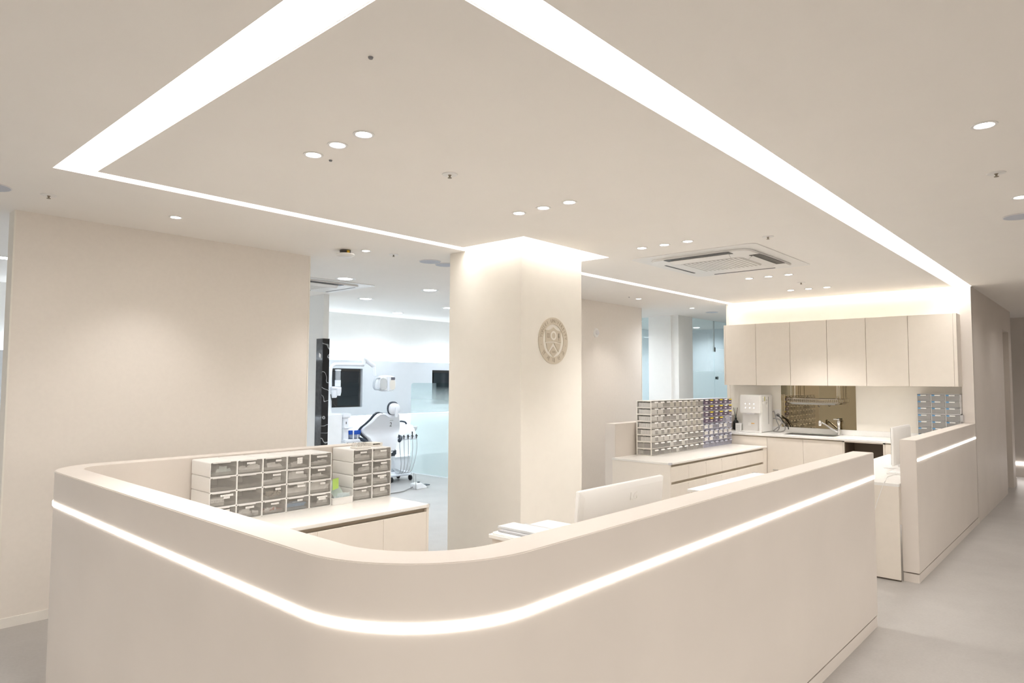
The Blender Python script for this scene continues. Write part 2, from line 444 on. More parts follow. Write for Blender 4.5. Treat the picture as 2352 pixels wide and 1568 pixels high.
# outer shell behind the camera: added glazed front with mullions, lighting the counter fronts
struct('wall_left', MB().box(X0 - .1, X0, Y0, 5.3, 0, .35).box(X0 - .1, X0, Y0, 5.3, 2.5, ZC).box(X0 - .1, X0, 5.3, Y1, 0, ZC), M_COL)
struct('wall_front', MB().box(X0, 6.5, Y0 - .1, Y0, 0, .35).box(X0, 6.5, Y0 - .1, Y0, 2.5, ZC).box(6.5, X1, Y0 - .1, Y0, 0, ZC), M_COL)
M_GLASSN = glassmat('neutral_glass', (.97, .97, .96), .05)
struct('window_added_4', MB().box(X0 - .06, X0 - .05, Y0, 5.3, .35, 2.5), M_GLASSN)
struct('window_added_5', MB().box(X0, 6.5, Y0 - .06, Y0 - .05, .35, 2.5), M_GLASSN)
struct('trim_8', (lambda m: [m.box(X0 - .1, X0, y, y + .06, .35, 2.5) for y in (-2.6, -.6, 1.4, 3.4, 5.24)][0] and m)(MB()), M_STEEL)
struct('trim_9', (lambda m: [m.box(x, x + .06, Y0 - .1, Y0, .35, 2.5) for x in (-1.6, .4, 2.4, 4.4, 6.44)][0] and m)(MB()), M_STEEL)
struct('wall_end', MB().box(X1, X1 + .1, Y0, Y1, 0, ZC), M_COL)
struct('wall_rear', MB().box(X0, X1, Y1, Y1 + .1, 0, ZC), M_WHITE)
# glazed room beyond the kitchen wall
struct('wall_glazed_room', MB().box(10.0, 10.49, 5.32, 5.44, 0, ZC).box(9.97, 10.05, 5.44, 5.86, 0, ZC), M_WHITE)
w1 = struct('window_1', MB().box(9.99, 10.01, 5.86, 7.4, .05, ZC - .01), M_GLASS)
w2 = struct('window_2', MB().box(10.49, 11.395, 5.36, 5.372, .02, ZC), M_GLASSF)
d2 = struct('door_2', MB().box(11.40, 12.25, 5.36, 5.372, .02, 2.14), M_GLASSF)
struct('window_3', MB().box(11.40, 13.2, 5.36, 5.372, 2.145, ZC), M_GLASS)
obj('patch_fitting', MB().box(11.385, 11.43, 5.352, 5.38, 2.09, 2.17), M_STEEL, d2)
obj('sign_lettering', MB().box(11.42, 11.55, 5.357, 5.3595, 1.59, 1.65), printmat('sign_print', (.70, .84, .86), (.02, .05, .08), 9, 1, .4), d2)
obj('frame_bar', MB().box(11.392, 11.402, 5.355, 5.377, 2.14, ZC), M_STEEL, d2)
struct('wall_glazed_side', MB().box(13.2, 13.3, 5.36, 7.4, 0, ZC), M_DENTW)
struct('wall_glazed_back', MB().box(9.99, X1, 7.4, 7.5, 0, ZC), M_DENTW)

# ------------------------------------------------------------------ reception counter
def off_path(outer, th):
    inn = []
    for i, p in enumerate(outer):
        a = Vector(outer[max(i - 1, 0)]); b = Vector(outer[min(i + 1, len(outer) - 1)]); t = (b - a).normalized()
        n = Vector((t.y, -t.x)); inn.append((p[0] + n.x * th, p[1] + n.y * th))
    return inn
RN, RF, CX = .43, .27, .978
outer = [(4.835, CY)] + [(x, CY) for x in (3.6, 2.4)] + arc(CX + RN, CY + RN, RN, 270, 180, 22) + [(CX, 2.6)] + arc(CX + RF, 4.135 - RF, RF, 180, 90, 14) + [(2.0, 4.135), (3.03, 4.135)]
inner = off_path(outer, .125)
ctr = thing('reception_counter', 'long beige reception counter with a rounded corner and a glowing line wrapping around it', 'counter', (CX + .3, CY + .3, 0))
obj('counter_wall', MB().ring(outer, inner, .075, ZT, closed=False), M_CTR, ctr, bevel=.003, smooth=True)
pl_o = off_path(outer, .004); pl_i = off_path(outer, .12)
obj('plinth', MB().ring(pl_o, pl_i, 0, .066, closed=False), M_CTR, ctr, smooth=True)
obj('shadow_gap', MB().ring(off_path(outer, .012), off_path(outer, .11), .066, .075, closed=False), M_GROOVE, ctr, smooth=True)
li = [i for i, p in enumerate(outer) if not (p[1] > 4.0 and p[0] > CX + .1)]
lo = [outer[i] for i in li]; lo[0] = (4.832, CY)
obj('light_line', MB().ring(off_path(lo, -.004), off_path(lo, .004), .937, .956, closed=False), M_LEDW, ctr, smooth=True)

c2 = thing('low_counter', 'straight beige low counter with a short glowing line running into the corridor wall', 'counter', (7.5, CY + .06, 0))
obj('counter_wall', MB().box(6.065, 9.04, CY, CY + .115, .075, ZT), M_CTR, c2, bevel=.003)
obj('plinth', MB().box(6.069, 9.04, CY + .004, CY + .111, 0, .066), M_CTR, c2)
obj('shadow_gap', MB().box(6.12, 9.04, CY + .012, CY + .10, .066, .075), M_GROOVE, c2)
obj('light_line', MB().prism(rrect(6.09, 9.03, .937, .956, .009, 3), CY - .004, CY + .004, 1), M_LEDW, c2)
fl = single('wall_light', 'thin low light line on the wall at the far end of the corridor', 'wall light', MB().box(13.99, 14.0, -1.5, 1.45, .205, .235), emis('far_led', (1, .93, .88), 5))

# ------------------------------------------------------------------ cabinets
def door_panel(t, name, x0, x1, z0, z1, y, th=.018, m=None):
    return obj(name, MB().box(x0 + .0015, x1 - .0015, y, y + th, z0, z1), m or M_CAB, t, bevel=.001, seg=1)

# left storage: worktop with cabinets, against the counter's back wall
wt = thing('worktop', 'beige stone worktop carrying the stacked drawer boxes behind the counter', 'worktop', (2.0, 3.67, .738))
obj('slab', MB().prism([(1.106, 3.342), (2.922, 3.342), (2.922, 4.006), (1.25, 4.006)] + [(1.25 + .142 * math.cos(R(a)), 3.864 + .142 * math.sin(R(a))) for a in range(100, 181, 10)], .738, .759), M_TOP, wt, bevel=.002)
obj('corner_guard', MB().prism([(2.90, 3.338), (2.926, 3.338), (2.926, 3.364), (2.921, 3.364), (2.921, 3.343), (2.90, 3.343)], .7385, .762), M_CLEAR, wt)
for i, (a, b) in enumerate(((1.205, 1.655), (1.655, 2.108), (2.108, 2.562), (2.562, 2.922))):
    t = thing('base_cabinet', ['beige base cabinet tucked into the counter curve under the drawer boxes', 'beige base cabinet beside the one in the counter curve', 'beige base cabinet under the middle drawer boxes', 'beige base cabinet at the free end of the worktop with drawer boxes'][i], 'cabinet', ((a + b) / 2, 3.68, 0), 'base cabinets under the drawer boxes')
    e = b - .018 if i == 3 else b
    obj('body', MB().box(a, b, 3.385, 4.0, .06, .738), M_CABIN, t)
    obj('plinth', MB().box(a, b, 3.40, 3.99, 0, .06), M_CAB, t)
    obj('finger_channel', MB().box(a, e, 3.372, 3.384, .712, .737), M_FING, t)
    door_panel(t, 'door', a, e, .062, .712, 3.346)
    if i == 3: obj('side_panel', MB().box(e, b, 3.346, 3.999, 0, .737), M_CAB, t)

# central drawer chest with low back wall
lw_ = thing('low_wall', 'low beige back wall standing behind the drawer chest', 'low wall', (7.2, 4.04, 0))
obj('panel', MB().box(6.065, 9.06, 3.976, 4.105, 0, ZT), M_CTR, lw_, bevel=.002)
wt2 = thing('worktop', 'beige stone worktop on the drawer chest carrying the small-parts cabinets', 'worktop', (7.2, 3.63, .735))
obj('slab', MB().box(5.995, 8.444, 3.288, 3.975, .735, .754), M_TOP, wt2, bevel=.002)
obj('corner_guard', MB().prism([(5.991, 3.284), (6.02, 3.284), (6.02, 3.289), (5.996, 3.289), (5.996, 3.31), (5.991, 3.31)], .7355, .757), M_CLEARB, wt2)
sx = [6.003, 6.387, 6.779, 7.168, 7.557, 7.95, 8.34]
for i in range(6):
    a, b = sx[i], sx[i + 1]
    t = thing('drawer_cabinet', 'beige drawer unit of the chest, %s counting from the free end' % ['first', 'second', 'third', 'fourth', 'fifth', 'sixth'][i], 'drawer unit', ((a + b) / 2, 3.63, 0), 'drawer units of the chest')
    a2 = a + .018 if i == 0 else a
    obj('body', MB().box(a2, b, 3.33, 3.97, .06, .735), M_CABIN, t)
    obj('plinth', MB().box(a2, b, 3.36, 3.97, 0, .06), M_CAB, t)
    obj('finger_channel', MB().box(a2, b, 3.318, 3.329, .712, .734), M_FING, t)
    obj('finger_channel', MB().box(a2, b, 3.318, 3.329, .535, .562), M_FING, t)
    for z0, z1 in ((.565, .712), (.31, .538), (.065, .305)):
        dr = door_panel(t, 'drawer_front', a2, b, z0, z1, 3.296)
        if i < 3 and z1 > .5: sub('lock', MB().lathe([(.003, 0), (.003, -.003)], (b - .02, 3.296, z1 - .018), 8, 1), M_STEEL, dr)
    if i == 0: obj('side_panel', MB().box(a - .003, a2, 3.296, 3.97, 0, .735), M_CAB, t)
    if i == 5: obj('filler', MB().box(b, 8.444, 3.296, 3.97, 0, .735), M_CAB, t)

# kitchen base cabinets (fronts face -X)
KF = 8.455; ZK = .897
def fdoor(t, y0, y1, z0, z1, name='door'):
    return obj(name, MB().box(KF, KF + .018, y0 + .0015, y1 - .0015, z0, z1), M_CAB, t, bevel=.001, seg=1)
kn = (('beige kitchen base cabinet in the corner under the water purifier', 3.293, 3.975, 1), ('beige kitchen base cabinet under the sink on the purifier side', 2.854, 3.293, 1), ('beige kitchen base cabinet under the tap', 2.407, 2.854, 1),
      ('open dark-lined niche in the kitchen base cabinets', 1.965, 2.407, 0), ('beige kitchen base cabinet under the grey drawer stacks', 1.31, 1.965, 1))
for lab, a, b, dr in kn:
    t = thing('kitchen_cabinet', lab, 'cabinet', (8.73, (a + b) / 2, 0), 'kitchen base cabinets')
    if dr:
        obj('body', MB().box(KF + .03, KX - .001, a, b, .08, .66 if 'sink' in lab or 'tap' in lab else .875), M_CABIN, t)
        obj('plinth', MB().box(KF + .06, KX - .001, a, b, 0, .08), M_CAB, t)
        obj('finger_channel', MB().box(KF + .018, KF + .03, a, b, .84, .875), M_FING, t)
        fdoor(t, a, b, .085, .861)
        if 2.8 < a < 3: obj('handle', MB().box(KF - .012, KF, 3.16, 3.22, .462, .472), M_STEEL, t)
    else:
        obj('body', MB().box(KF + .4, KX - .001, a, b, .08, .875).box(KF, KF + .4, a, a + .018, .08, .875).box(KF, KF + .4, b - .018, b, .08, .875).box(KF, KF + .4, a, b, .86, .875).box(KF, KF + .4, a, b, .06, .08), M_CAB, t)
        obj('lining', MB().box(KF + .385, KF + .399, a + .019, b - .019, .081, .859).box(KF + .02, KF + .385, a + .019, a + .024, .081, .859).box(KF + .02, KF + .385, b - .024, b - .019, .081, .859), mat('niche_brown', (.16, .12, .085), .6), t)
        obj('plinth', MB().box(KF + .06, KX - .001, a, b, 0, .06), M_CAB, t)
# worktop with sink cut-out
SX0, SX1, SY0, SY1 = 8.66, 8.955, 2.57, 3.16
kt = thing('worktop', 'white kitchen worktop holding the sink and water purifier', 'worktop', (8.73, 2.7, .88))
obj('slab', plate([8.446, SX0, SX1, KX - .001], [1.306, SY0, SY1, 3.974], lambda x, y: not (SX0 < x < SX1 and SY0 < y < SY1), .876, ZK), M_KTOP, kt)
single('upstand', 'low white stone upstand along the kitchen wall behind the worktop', 'upstand', MB().box(KX - .018, KX - .001, 1.306, 3.974, ZK + .0005, .962), M_KTOP, bevel=.001)
sk = thing('sink', 'stainless steel sink set into the white kitchen worktop', 'sink', (8.74, 2.83, .72))
obj('basin', MB().ring(rrect(SX0 + .002, SX1 - .002, SY0 + .002, SY1 - .002, .03), rrect(SX0 + .012, SX1 - .012, SY0 + .012, SY1 - .012, .025), .72, ZK - .003).box(SX0 + .012, SX1 - .012, SY0 + .012, SY1 - .012, .72, .73), M_STEEL, sk)
obj('rim', MB().ring(rrect(SX0 - .008, SX1 + .008, SY0 - .008, SY1 + .008, .03), rrect(SX0 + .012, SX1 - .012, SY0 + .012, SY1 - .012, .025), ZK + .0002, ZK + .0025), M_STEEL, sk)
obj('drain', MB().lathe([(.03, 0), (.03, .004), (.02, .005)], (8.81, 2.86, .73), 16), M_CHROME, sk)
fx, fy = 9.012, 2.605
fa = thing('faucet', 'chrome single-lever tap with a long spout beside the sink', 'tap', (fx, fy, ZK))
obj('body', MB().lathe([(.024, 0), (.024, .012), (.018, .02), (.017, .13), (.021, .15), (.021, .175), (.012, .185)], (fx, fy, ZK), 18), M_CHROME, fa, smooth=True)
sp_ = obj('spout', MB().tube([(fx, fy + .01, .935), (fx - .03, fy + .06, .965), (fx - .06, fy + .14, 1.025), (fx - .075, fy + .18, 1.05)], [.013, .012, .010, .011], 12), M_CHROME, fa, smooth=True)
sub('spray_head', MB().lathe([(.010, .022), (.019, .012), (.021, -.02), (.018, -.045), (.008, -.047)], (fx - .08, fy + .198, 1.052), 16), M_CHROME, sp_, smooth=True)
lv = obj('lever', MB().box(fx - .016, fx + .012, fy - .012, fy + .06, 1.085, 1.097), M_CHROME, fa, bevel=.004)
sub('indicator', MB().lathe([(.008, 0), (.008, .002)], (fx, fy, 1.097), 10), M_BLUE, lv)
mr_ = single('mirror', 'bronze-tinted mirror panel on the kitchen wall behind the tap', 'mirror', MB().box(KX - .008, KX - .001, 2.418, 3.333, .9635, 1.515), M_MIRR)

# wall cabinets
WF = 8.787; ZB, ZW = 1.516, 2.326
ys = [3.975, 3.549, 3.105, 2.657, 2.217, 1.772, 1.330]
wl = ['at the end by the glazed passage', 'second from the glazed passage', 'above the purifier side of the mirror', 'above the tap', 'fourth from the glazed passage end after the tap', 'at the end by the corridor wall']
for i in range(6):
    b, a = ys[i], ys[i + 1]
    t = thing('wall_cabinet', 'plain beige wall cabinet ' + wl[i], 'cabinet', (8.93, (a + b) / 2, ZB), 'row of wall cabinets')
    obj('body', MB().box(WF + .02, KX - .001, a, b, ZB, ZW), M_CAB, t)
    obj('door', MB().box(WF, WF + .018, a + .002, b - .002, ZB - .004, ZW), M_CAB, t, bevel=.001, seg=1)
    if i == 5: obj('end_panel', MB().box(WF, KX - .001, 1.298, a, ZB - .004, ZW + .001), M_CAB, t)
    if i == 0: obj('end_panel', MB().box(WF, KX - .001, b, b + .016, ZB - .004, ZW + .001), M_CAB, t)

# desks
dk = thing('desk', 'white-topped staff desk behind the low counter', 'desk', (7.2, 1.6, 0))
obj('desktop', MB().box(6.018, 8.44, 1.307, 1.93, .735, .757), M_KTOP, dk, bevel=.002)
obj('side_panel', MB().box(6.018, 6.036, 1.31, 1.915, .012, .735), M_CAB, dk)
obj('side_panel', MB().box(8.41, 8.428, 1.31, 1.915, 0, .735), M_CAB, dk)
obj('floor_gap', MB().box(6.024, 6.034, 1.31, 1.91, 0, .012), M_GROOVE, dk)
dk = thing('desk', 'white-topped island desk between the counter end and the drawer chest', 'desk', (5.3, 2.1, 0))
obj('desktop', MB().box(4.68, 5.93, 1.82, 2.432, .733, .751), M_KTOP, dk, bevel=.002)
obj('side_panel', MB().box(4.70, 4.718, 1.84, 2.41, 0, .733), M_CAB, dk)
obj('side_panel', MB().box(5.89, 5.908, 1.84, 2.41, 0, .733), M_CAB, dk)
obj('corner_guard', MB().prism([(5.90, 2.437), (5.935, 2.437), (5.935, 2.40), (5.929, 2.40), (5.929, 2.431), (5.90, 2.431)], .730, .754), M_CLEARB, dk)
dk = thing('desk', 'cream return desk between the reception counter and the pillar', 'desk', (2.85, 2.2, 0))
obj('desktop', MB().box(2.60, 3.10, 1.80, 2.50, .73, .75), M_TOP, dk, bevel=.002)
obj('side_panel', MB().box(2.61, 2.628, 1.82, 2.48, 0, .73), M_CAB, dk)
obj('side_panel', MB().box(3.07, 3.088, 1.82, 2.48, 0, .73), M_CAB, dk)
dk = thing('desk', 'cream writing desk running along the inside of the reception counter', 'desk', (2.7, 1.55, 0))
obj('desktop', MB().box(1.70, 4.5, 1.318, 1.79, .70, .72), M_TOP, dk, bevel=.002)
for x in (1.72, 3.1, 4.46): obj('leg_panel', MB().box(x, x + .018, 1.34, 1.77, 0, .70), M_CAB, dk)

# monitors
def monitor(label, x0, x1, y, ztop, h, zdesk, tilt, logo):
    t = thing('monitor', label, 'monitor', ((x0 + x1) / 2, y + .04, zdesk))
    xm = (x0 + x1) / 2; zb = ztop - h
    def T(mb): 
        Mx = Matrix.Translation((0, y, ztop)) @ Matrix.Rotation(R(tilt), 4, 'X') @ Matrix.Translation((0, -y, -ztop))
        return xf(mb, Mx)
    sh = obj('shell', T(MB().loft([rr3(x0, x1, zb, ztop, y + .03), rr3(x0, x1, zb, ztop, y + .012), rr3(x0 + .02, x1 - .02, zb + .02, ztop - .02, y)])), M_PLAST, t, bevel=.002)
    obj('screen', T(MB().box(x0 + .008, x1 - .008, y + .03, y + .033, zb + .012, ztop - .008)), M_SCREEN, t)
    obj('stand_neck', MB().box(xm - .03, xm + .03, y + .02, y + .045, zdesk + .012, zb + .12), M_PLAST, t, bevel=.004)
    obj('stand_foot', MB().prism(rrect(xm - .12, xm + .12, y - .05, y + .15, .03), zdesk, zdesk + .012), M_PLAST, t)
    if logo:
        obj('logo', T(xf(text_mb('LG', .05, .0015), Matrix.Translation((xm + .06, y - .0015, ztop - .062)))), mat('logo_grey', (.76, .745, .72), .5), t)
    return t
def rr3(x0, x1, z0, z1, y): return [(p[0], y, p[1]) for p in rrect(x0, x1, z0, z1, .006, 2)]
monitor('white monitor seen from behind, rising above the reception counter', 2.20, 2.868, 1.60, 1.115, .36, .72, 5, True)
monitor('white monitor on the staff desk behind the low counter', 6.80, 7.46, 1.50, 1.153, .345, .757, 0, False)
kb = thing('keyboard', 'white keyboard on the staff desk under the monitor', 'keyboard', (6.85, 1.49, .757))
obj('case', MB().prism(rrect(6.60, 6.98, 1.40, 1.53, .01), .757, .770), M_PLAST, kb, bevel=.002)
obj('key_field', MB().box(6.615, 6.965, 1.412, 1.515, .770, .774), mat('keys', (.74, .74, .73), .5, var=.15, scale=120), kb)
single('cable', 'white cable running over the staff desk edge and down its side panel', 'cable', MB().tube(smoothpath([(6.597, 1.45, .762), (6.4, 1.47, .762), (6.2, 1.44, .761), (6.06, 1.415, .762), (6.014, 1.415, .755), (6.010, 1.43, .70), (6.010, 1.47, .58), (6.010, 1.52, .40), (6.011, 1.56, .2)]), .0028, 6), M_PLAST)
# document tray on the return desk
for i, (x0, x1, y0, y1, z0, z1, m, nm, lb) in enumerate(((2.61, 2.84, 2.20, 2.48, .7505, .762, M_PAPER, 'document_folder', 'white document folder at the bottom of the pile on the return desk'), (2.63, 2.86, 2.18, 2.46, .7625, .772, mat('grey_folder', (.34, .34, .35), .5), 'document_folder', 'grey document folder lying on the white one'), (2.66, 2.79, 2.20, 2.49, .7725, .785, mat('clear_case', (.68, .69, .70), .15, alpha=.7), 'plastic_case', 'clear plastic case on top of the folder pile'))):
    single(nm, lb, 'case' if 'case' in nm else 'folder', MB().box(x0, x1, y0, y1, z0, z1), m, bevel=.002)

# ------------------------------------------------------------------ stackable drawer boxes
BW, BH, BD = .1556, .0845, .238
def paper_mb(n, w, h, d, z, seed, big=1.0):
    rnd = random.Random(seed); mb = MB()
    for k in range(n):
        cx = rnd.uniform(-.3, .3) * w; cy = rnd.uniform(.010, .02); sz = rnd.uniform(.024, .042) * big
        a = rnd.uniform(-.7, .7); ti = rnd.uniform(.5, 1.3)
        pts = []
        for u in (-1, 0, 1):
            for v in (0, .5, 1):
                x = cx + u * sz * math.cos(a) * .6 + v * sz * math.sin(a) * .4
                zz = z + v * sz * math.sin(ti) + rnd.uniform(0, .009)
                y = cy + v * sz * math.cos(ti) * .35 + rnd.uniform(-.004, .004)
                pts.append((max(-w / 2 + .008, min(w / 2 - .008, x)), max(.008, min(d, y)), min(z + h - .02, zz)))
        mb.add(pts, [(0, 1, 4, 3), (1, 2, 5, 4), (3, 4, 7, 6), (4, 5, 8, 7)])
    for k in range(3):   # flat sheets underneath
        zz = z + .003 + .004 * k; o = rnd.uniform(-.004, .004)
        mb.box(-w * .42 + o, w * .40 + o, .014 + .004 * k, d * .8, zz, zz + .0012)
    return mb
shell_me = mesh_of('shell', MB().ring(rrect(-BW / 2, BW / 2, 0, BH, .008, 3), rrect(-BW / 2 + .0035, BW / 2 - .0035, .0035, BH - .0035, .006, 3), 0, BD, 1).box(-BW / 2 + .004, BW / 2 - .004, BD - .004, BD - .001, .004, BH - .004), M_PLAST, smooth=True)
pane_me = mesh_of('drawer_front', MB().prism(rrect(-BW / 2 + .0045, BW / 2 - .0045, .0045, BH - .0045, .006, 3), .004, .006, 1), M_SMOKE, smooth=True)
tray_me = mesh_of('drawer_tray', MB().box(-BW / 2 + .007, BW / 2 - .007, .008, BD - .008, .006, .008).box(-BW / 2 + .007, -BW / 2 + .0085, .008, BD - .008, .008, .05).box(BW / 2 - .0085, BW / 2 - .007, .008, BD - .008, .008, .05).box(-BW / 2 + .009, BW / 2 - .009, .0065, .008, .010, .027), M_SMOKE)
lip_me = mesh_of('pull_lip', MB().box(-BW * .40, BW * .24, -.002, .005, BH - .0075, BH - .0045), M_PLAST)
lab_me = {w: mesh_of('label', MB().box(-w / 2, w / 2, -.0004, 0, -.0055, .0055), M_LABEL) for w in (.036, .052, .074)}
ROWN = ['top row', 'second row', 'third row', 'bottom row']
spec = {  # per row: (contents, label widths)
    0: [('green', []), ('paper', [.052]), ('few', [.036]), ('few', [.036, .036, .036]), ('paper', [.074])],
    1: [('none', []), ('none', []), ('few', [.052]), ('big', [.052]), ('few', [.052])],
    2: [('box', [.074, .036]), ('none', []), ('rolls', [.036]), ('big', [.052]), ('big', [.036])],
    3: [('paper', [.052]), ('paper', [.052]), ('red', [.052]), ('blue', [.036]), ('few', [.074, .052])]}
spec2 = {0: [('paper', [.052]), ('big', [.052])], 1: [('paper', [.052]), ('paper', [.052])], 2: [('paper', [.036]), ('big', [.074, .036])], 3: [('big', [.036]), ('big', [.036, .036])]}
CDESC = {'green': 'with pale green sheets', 'paper': 'with crumpled paper sachets', 'few': 'with a few paper scraps', 'none': 'standing empty', 'big': 'crammed with white paper sachets', 'box': 'with a white carton', 'rolls': 'with beige cotton rolls', 'red': 'with grey and reddish papers', 'blue': 'with blue pouches'}
def place_box(x, y, z, content, labs, label, group, seed):
    t = thing('drawer_box', label, 'drawer box', (x, y, z), group, world_parts=False)
    obj('shell', shell_me, None, t)
    dr = obj('drawer_front', pane_me, None, t); obj('drawer_tray', tray_me, None, t); obj('pull_lip', lip_me, None, t)
    rnd = random.Random(seed); lx = .012 + rnd.uniform(-.008, .012)
    for k, w in enumerate(labs): obj('label', lab_me[w], None, dr, loc=(min(lx + .012 * (k % 2) * 0, BW / 2 - w / 2 - .008), .0036, BH - .022 - .0125 * k))
    if content in ('paper', 'few', 'big', 'green', 'red'):
        n = {'paper': 6, 'few': 3, 'big': 11, 'green': 6, 'red': 5}[content]
        obj('contents', paper_mb(n, BW, BH, BD * .5, .009, seed, 1.5 if content == 'big' else 1.1), M_PAPERG if content == 'green' else M_PAPER, t)
        if content == 'red': obj('contents', paper_mb(1, BW, BH, BD * .5, .012, seed + 9), M_RED, t)
    elif content == 'box': obj('contents', MB().box(-.065, .01, .012, .06, .009, .05), M_CARD, t)
    elif content == 'blue':
        obj('contents', paper_mb(4, BW, BH, BD * .5, .009, seed, 1.2), M_LBLUE, t)
        obj('contents', MB().box(-.07, .060, .010, .12, .009, .022).box(-.068, .05, .012, .10, .0225, .034).box(-.066, .062, .014, .1, .0345, .044), M_BLUE, t)
    elif content == 'rolls':
        mb = MB()
        for k in range(16):
            c = Vector((rnd.uniform(-.05, .05), rnd.uniform(.02, .06), .018 + rnd.uniform(0, .028))); d = Vector((rnd.uniform(-1, 1), rnd.uniform(-.5, .5), rnd.uniform(-.6, .6))).normalized() * .012
            mb.tube([c - d, c + d], .007, 8)
        obj('contents', mb, M_BEAD, t, smooth=True)
FYB = 3.757
for r in range(4):
    for c in range(5):
        ct, lb = spec[r][c]
        place_box(1.680 + BW * (c + .5), FYB, .7595 + BH * (3 - r), ct, lb, 'drawer box %s, large stack, %s, %s from the tray' % (CDESC[ct], ROWN[r], ['fifth column', 'fourth column', 'third column', 'second column', 'first column'][c]), 'drawer boxes in the large stack', r * 10 + c)
    for c in range(2):
        ct, lb = spec2[r][c]
        place_box(2.626 + BW * (c + .5), FYB + .008, .7595 + BH * (3 - r), ct, lb, 'drawer box %s, small stack, %s, %s' % (CDESC[ct], ROWN[r], ['column beside the tray', 'column at the worktop end'][c]), 'drawer boxes in the small stack', 100 + r * 10 + c)

# tray between the two stacks
tr = thing('storage_tray', 'small white tray of plastic pouches with a green note, between the drawer stacks', 'tray', (2.545, 3.86, .759))
tx0, tx1, ty0, ty1 = 2.466, 2.620, 3.745, 3.955
obj('tray', MB().ring(rrect(tx0, tx1, ty0, ty1, .015), rrect(tx0 + .004, tx1 - .004, ty0 + .004, ty1 - .004, .012), .7595, .80).box(tx0 + .004, tx1 - .004, ty0 + .004, ty1 - .004, .7595, .763), M_PLAST, tr, smooth=True)
obj('tray_rim', MB().ring(rrect(tx0 - .003, tx1 + .003, ty0 - .003, ty1 + .003, .016), rrect(tx0 + .001, tx1 - .001, ty0 + .001, ty1 - .001, .013), .80, .804), M_PLAST, tr)
pm = xf(paper_mb(9, .14, .1, .19, .77, 5, 1.5), Matrix.Translation((2.543, 3.75, 0)))
obj('pouches', pm, mat('clear_pouch', (.66, .76, .78), .2, alpha=.6, var=.1), tr)
rnd = random.Random(3); mb = MB()
for i in range(7):
    for j in range(5):
        pass
secs = [[(2.50 + u * .085 + rnd.uniform(-.004, .004), 3.90 - w * .1 + rnd.uniform(-.004, .004), .805 + .085 * (1 - w) + rnd.uniform(-.006, .006)) for u in (0, .25, .5, .75, 1)] for w in (0, .25, .5, .75, 1)]
mb.add([p for s in secs for p in s], [(i * 5 + j, i * 5 + j + 1, i * 5 + j + 6, i * 5 + j + 5) for i in range(4) for j in range(4)])
obj('plastic_bag', mb, mat('green_bag', (.60, .78, .72), .2, alpha=.5, var=.1), tr, smooth=True)
obj('green_note', MB().add([(2.490, 3.79, .848), (2.540, 3.80, .856), (2.560, 3.83, .918), (2.508, 3.82, .914)], [(0, 1, 2, 3)]), M_GREEN, tr)

# bur stands on top of the small stack
for (x0, x1, y0, y1, zb, cap, lb) in ((2.68, 2.795, 3.80, 3.88, 1.0985, 0, 'bur holder full of metal burs lying near the front edge of the small drawer stack'), (2.76, 2.86, 3.91, 3.985, 1.0985, 0, 'second bur holder with burs standing behind the first one'), (2.85, 2.935, 3.86, 3.95, 1.0985, 1, 'lidded cream bur case at the end of the small drawer stack')):
    t = thing('bur_stand', lb, 'bur holder', ((x0 + x1) / 2, (y0 + y1) / 2, zb))
    obj('block', MB().box(x0, x1, y0, y1, zb, zb + .009), M_PLASTB, t, bevel=.001, seg=1)
    mb = MB(); nx, ny = 9, 4
    for i in range(nx):
        for j in range(ny):
            px_, py_ = x0 + (i + .5) * (x1 - x0) / nx, y0 + (j + .5) * (y1 - y0) / ny
            mb.tube([(px_, py_, zb + .009), (px_, py_, zb + .009 + (.008 if cap else rnd.uniform(.012, .018)))], .0009, 4)
    p = obj('burs', mb, M_STEEL, t); p['kind'] = 'stuff'
    if cap:
        obj('lid', MB().box(x0, x1, y0, y1, zb + .019, zb + .023).box(x0, x0 + .004, y0, y1, zb + .009, zb + .019).box(x1 - .02, x1, y0, y1, zb + .009, zb + .019), M_PLASTB, t)

# ------------------------------------------------------------------ small-parts cabinets
SW, SH, SD = .4025, .590, .190
CW, CH = SW / 3, SH / 8
def frame_mb():
    mb = MB()
    for x in (0, SW):
        s = -1 if x else 1
        a, b = sorted((x, x + s * .0035))
        mb.box(a, b, 0, .014, 0, SH).box(a, b, SD - .014, SD, 0, SH)
        for k in range(9): mb.box(a, b, .014, SD - .014, max(0, k * CH - .007), min(SH, k * CH + .007))
    for k in range(9):
        z0, z1 = max(0, k * CH - .0022), min(SH, k * CH + .0022)
        mb.box(.0035, SW - .0035, 0, SD, z0, z1) if k in (0, 8) else mb.box(.0035, SW - .0035, 0, .006, z0 - .001, z1 + .001).box(.0035, SW - .0035, .006, SD, z0 + .001, z1 - .001)
    for k in (1, 2): mb.box(k * CW - .001, k * CW + .001, .004, SD - .002, .003, SH - .003)
    mb.box(.0035, SW - .0035, SD - .002, SD, .003, SH - .003)
    return mb
fr_me = {0: mesh_of('frame', frame_mb(), M_PLASTB), 1: mesh_of('frame', frame_mb(), M_LAV)}
def drw_mb():
    mb = MB(); w = CW - .007; h = CH - .016
    mb.add([(-w / 2, -.004, 0), (w / 2, -.004, 0), (w / 2, -.009, h), (-w / 2, -.009, h), (-w / 2, -.002, 0), (w / 2, -.002, 0), (w / 2, -.007, h), (-w / 2, -.007, h)],
           [(0, 1, 2, 3), (7, 6, 5, 4), (0, 4, 5, 1), (1, 5, 6, 2), (2, 6, 7, 3), (3, 7, 4, 0)])
    mb.box(-w / 2, w / 2, -.002, SD - .02, 0, .0015).box(-w / 2, -w / 2 + .0015, -.002, SD - .02, .0015, h * .9).box(w / 2 - .0015, w / 2, -.002, SD - .02, .0015, h * .9)
    return mb
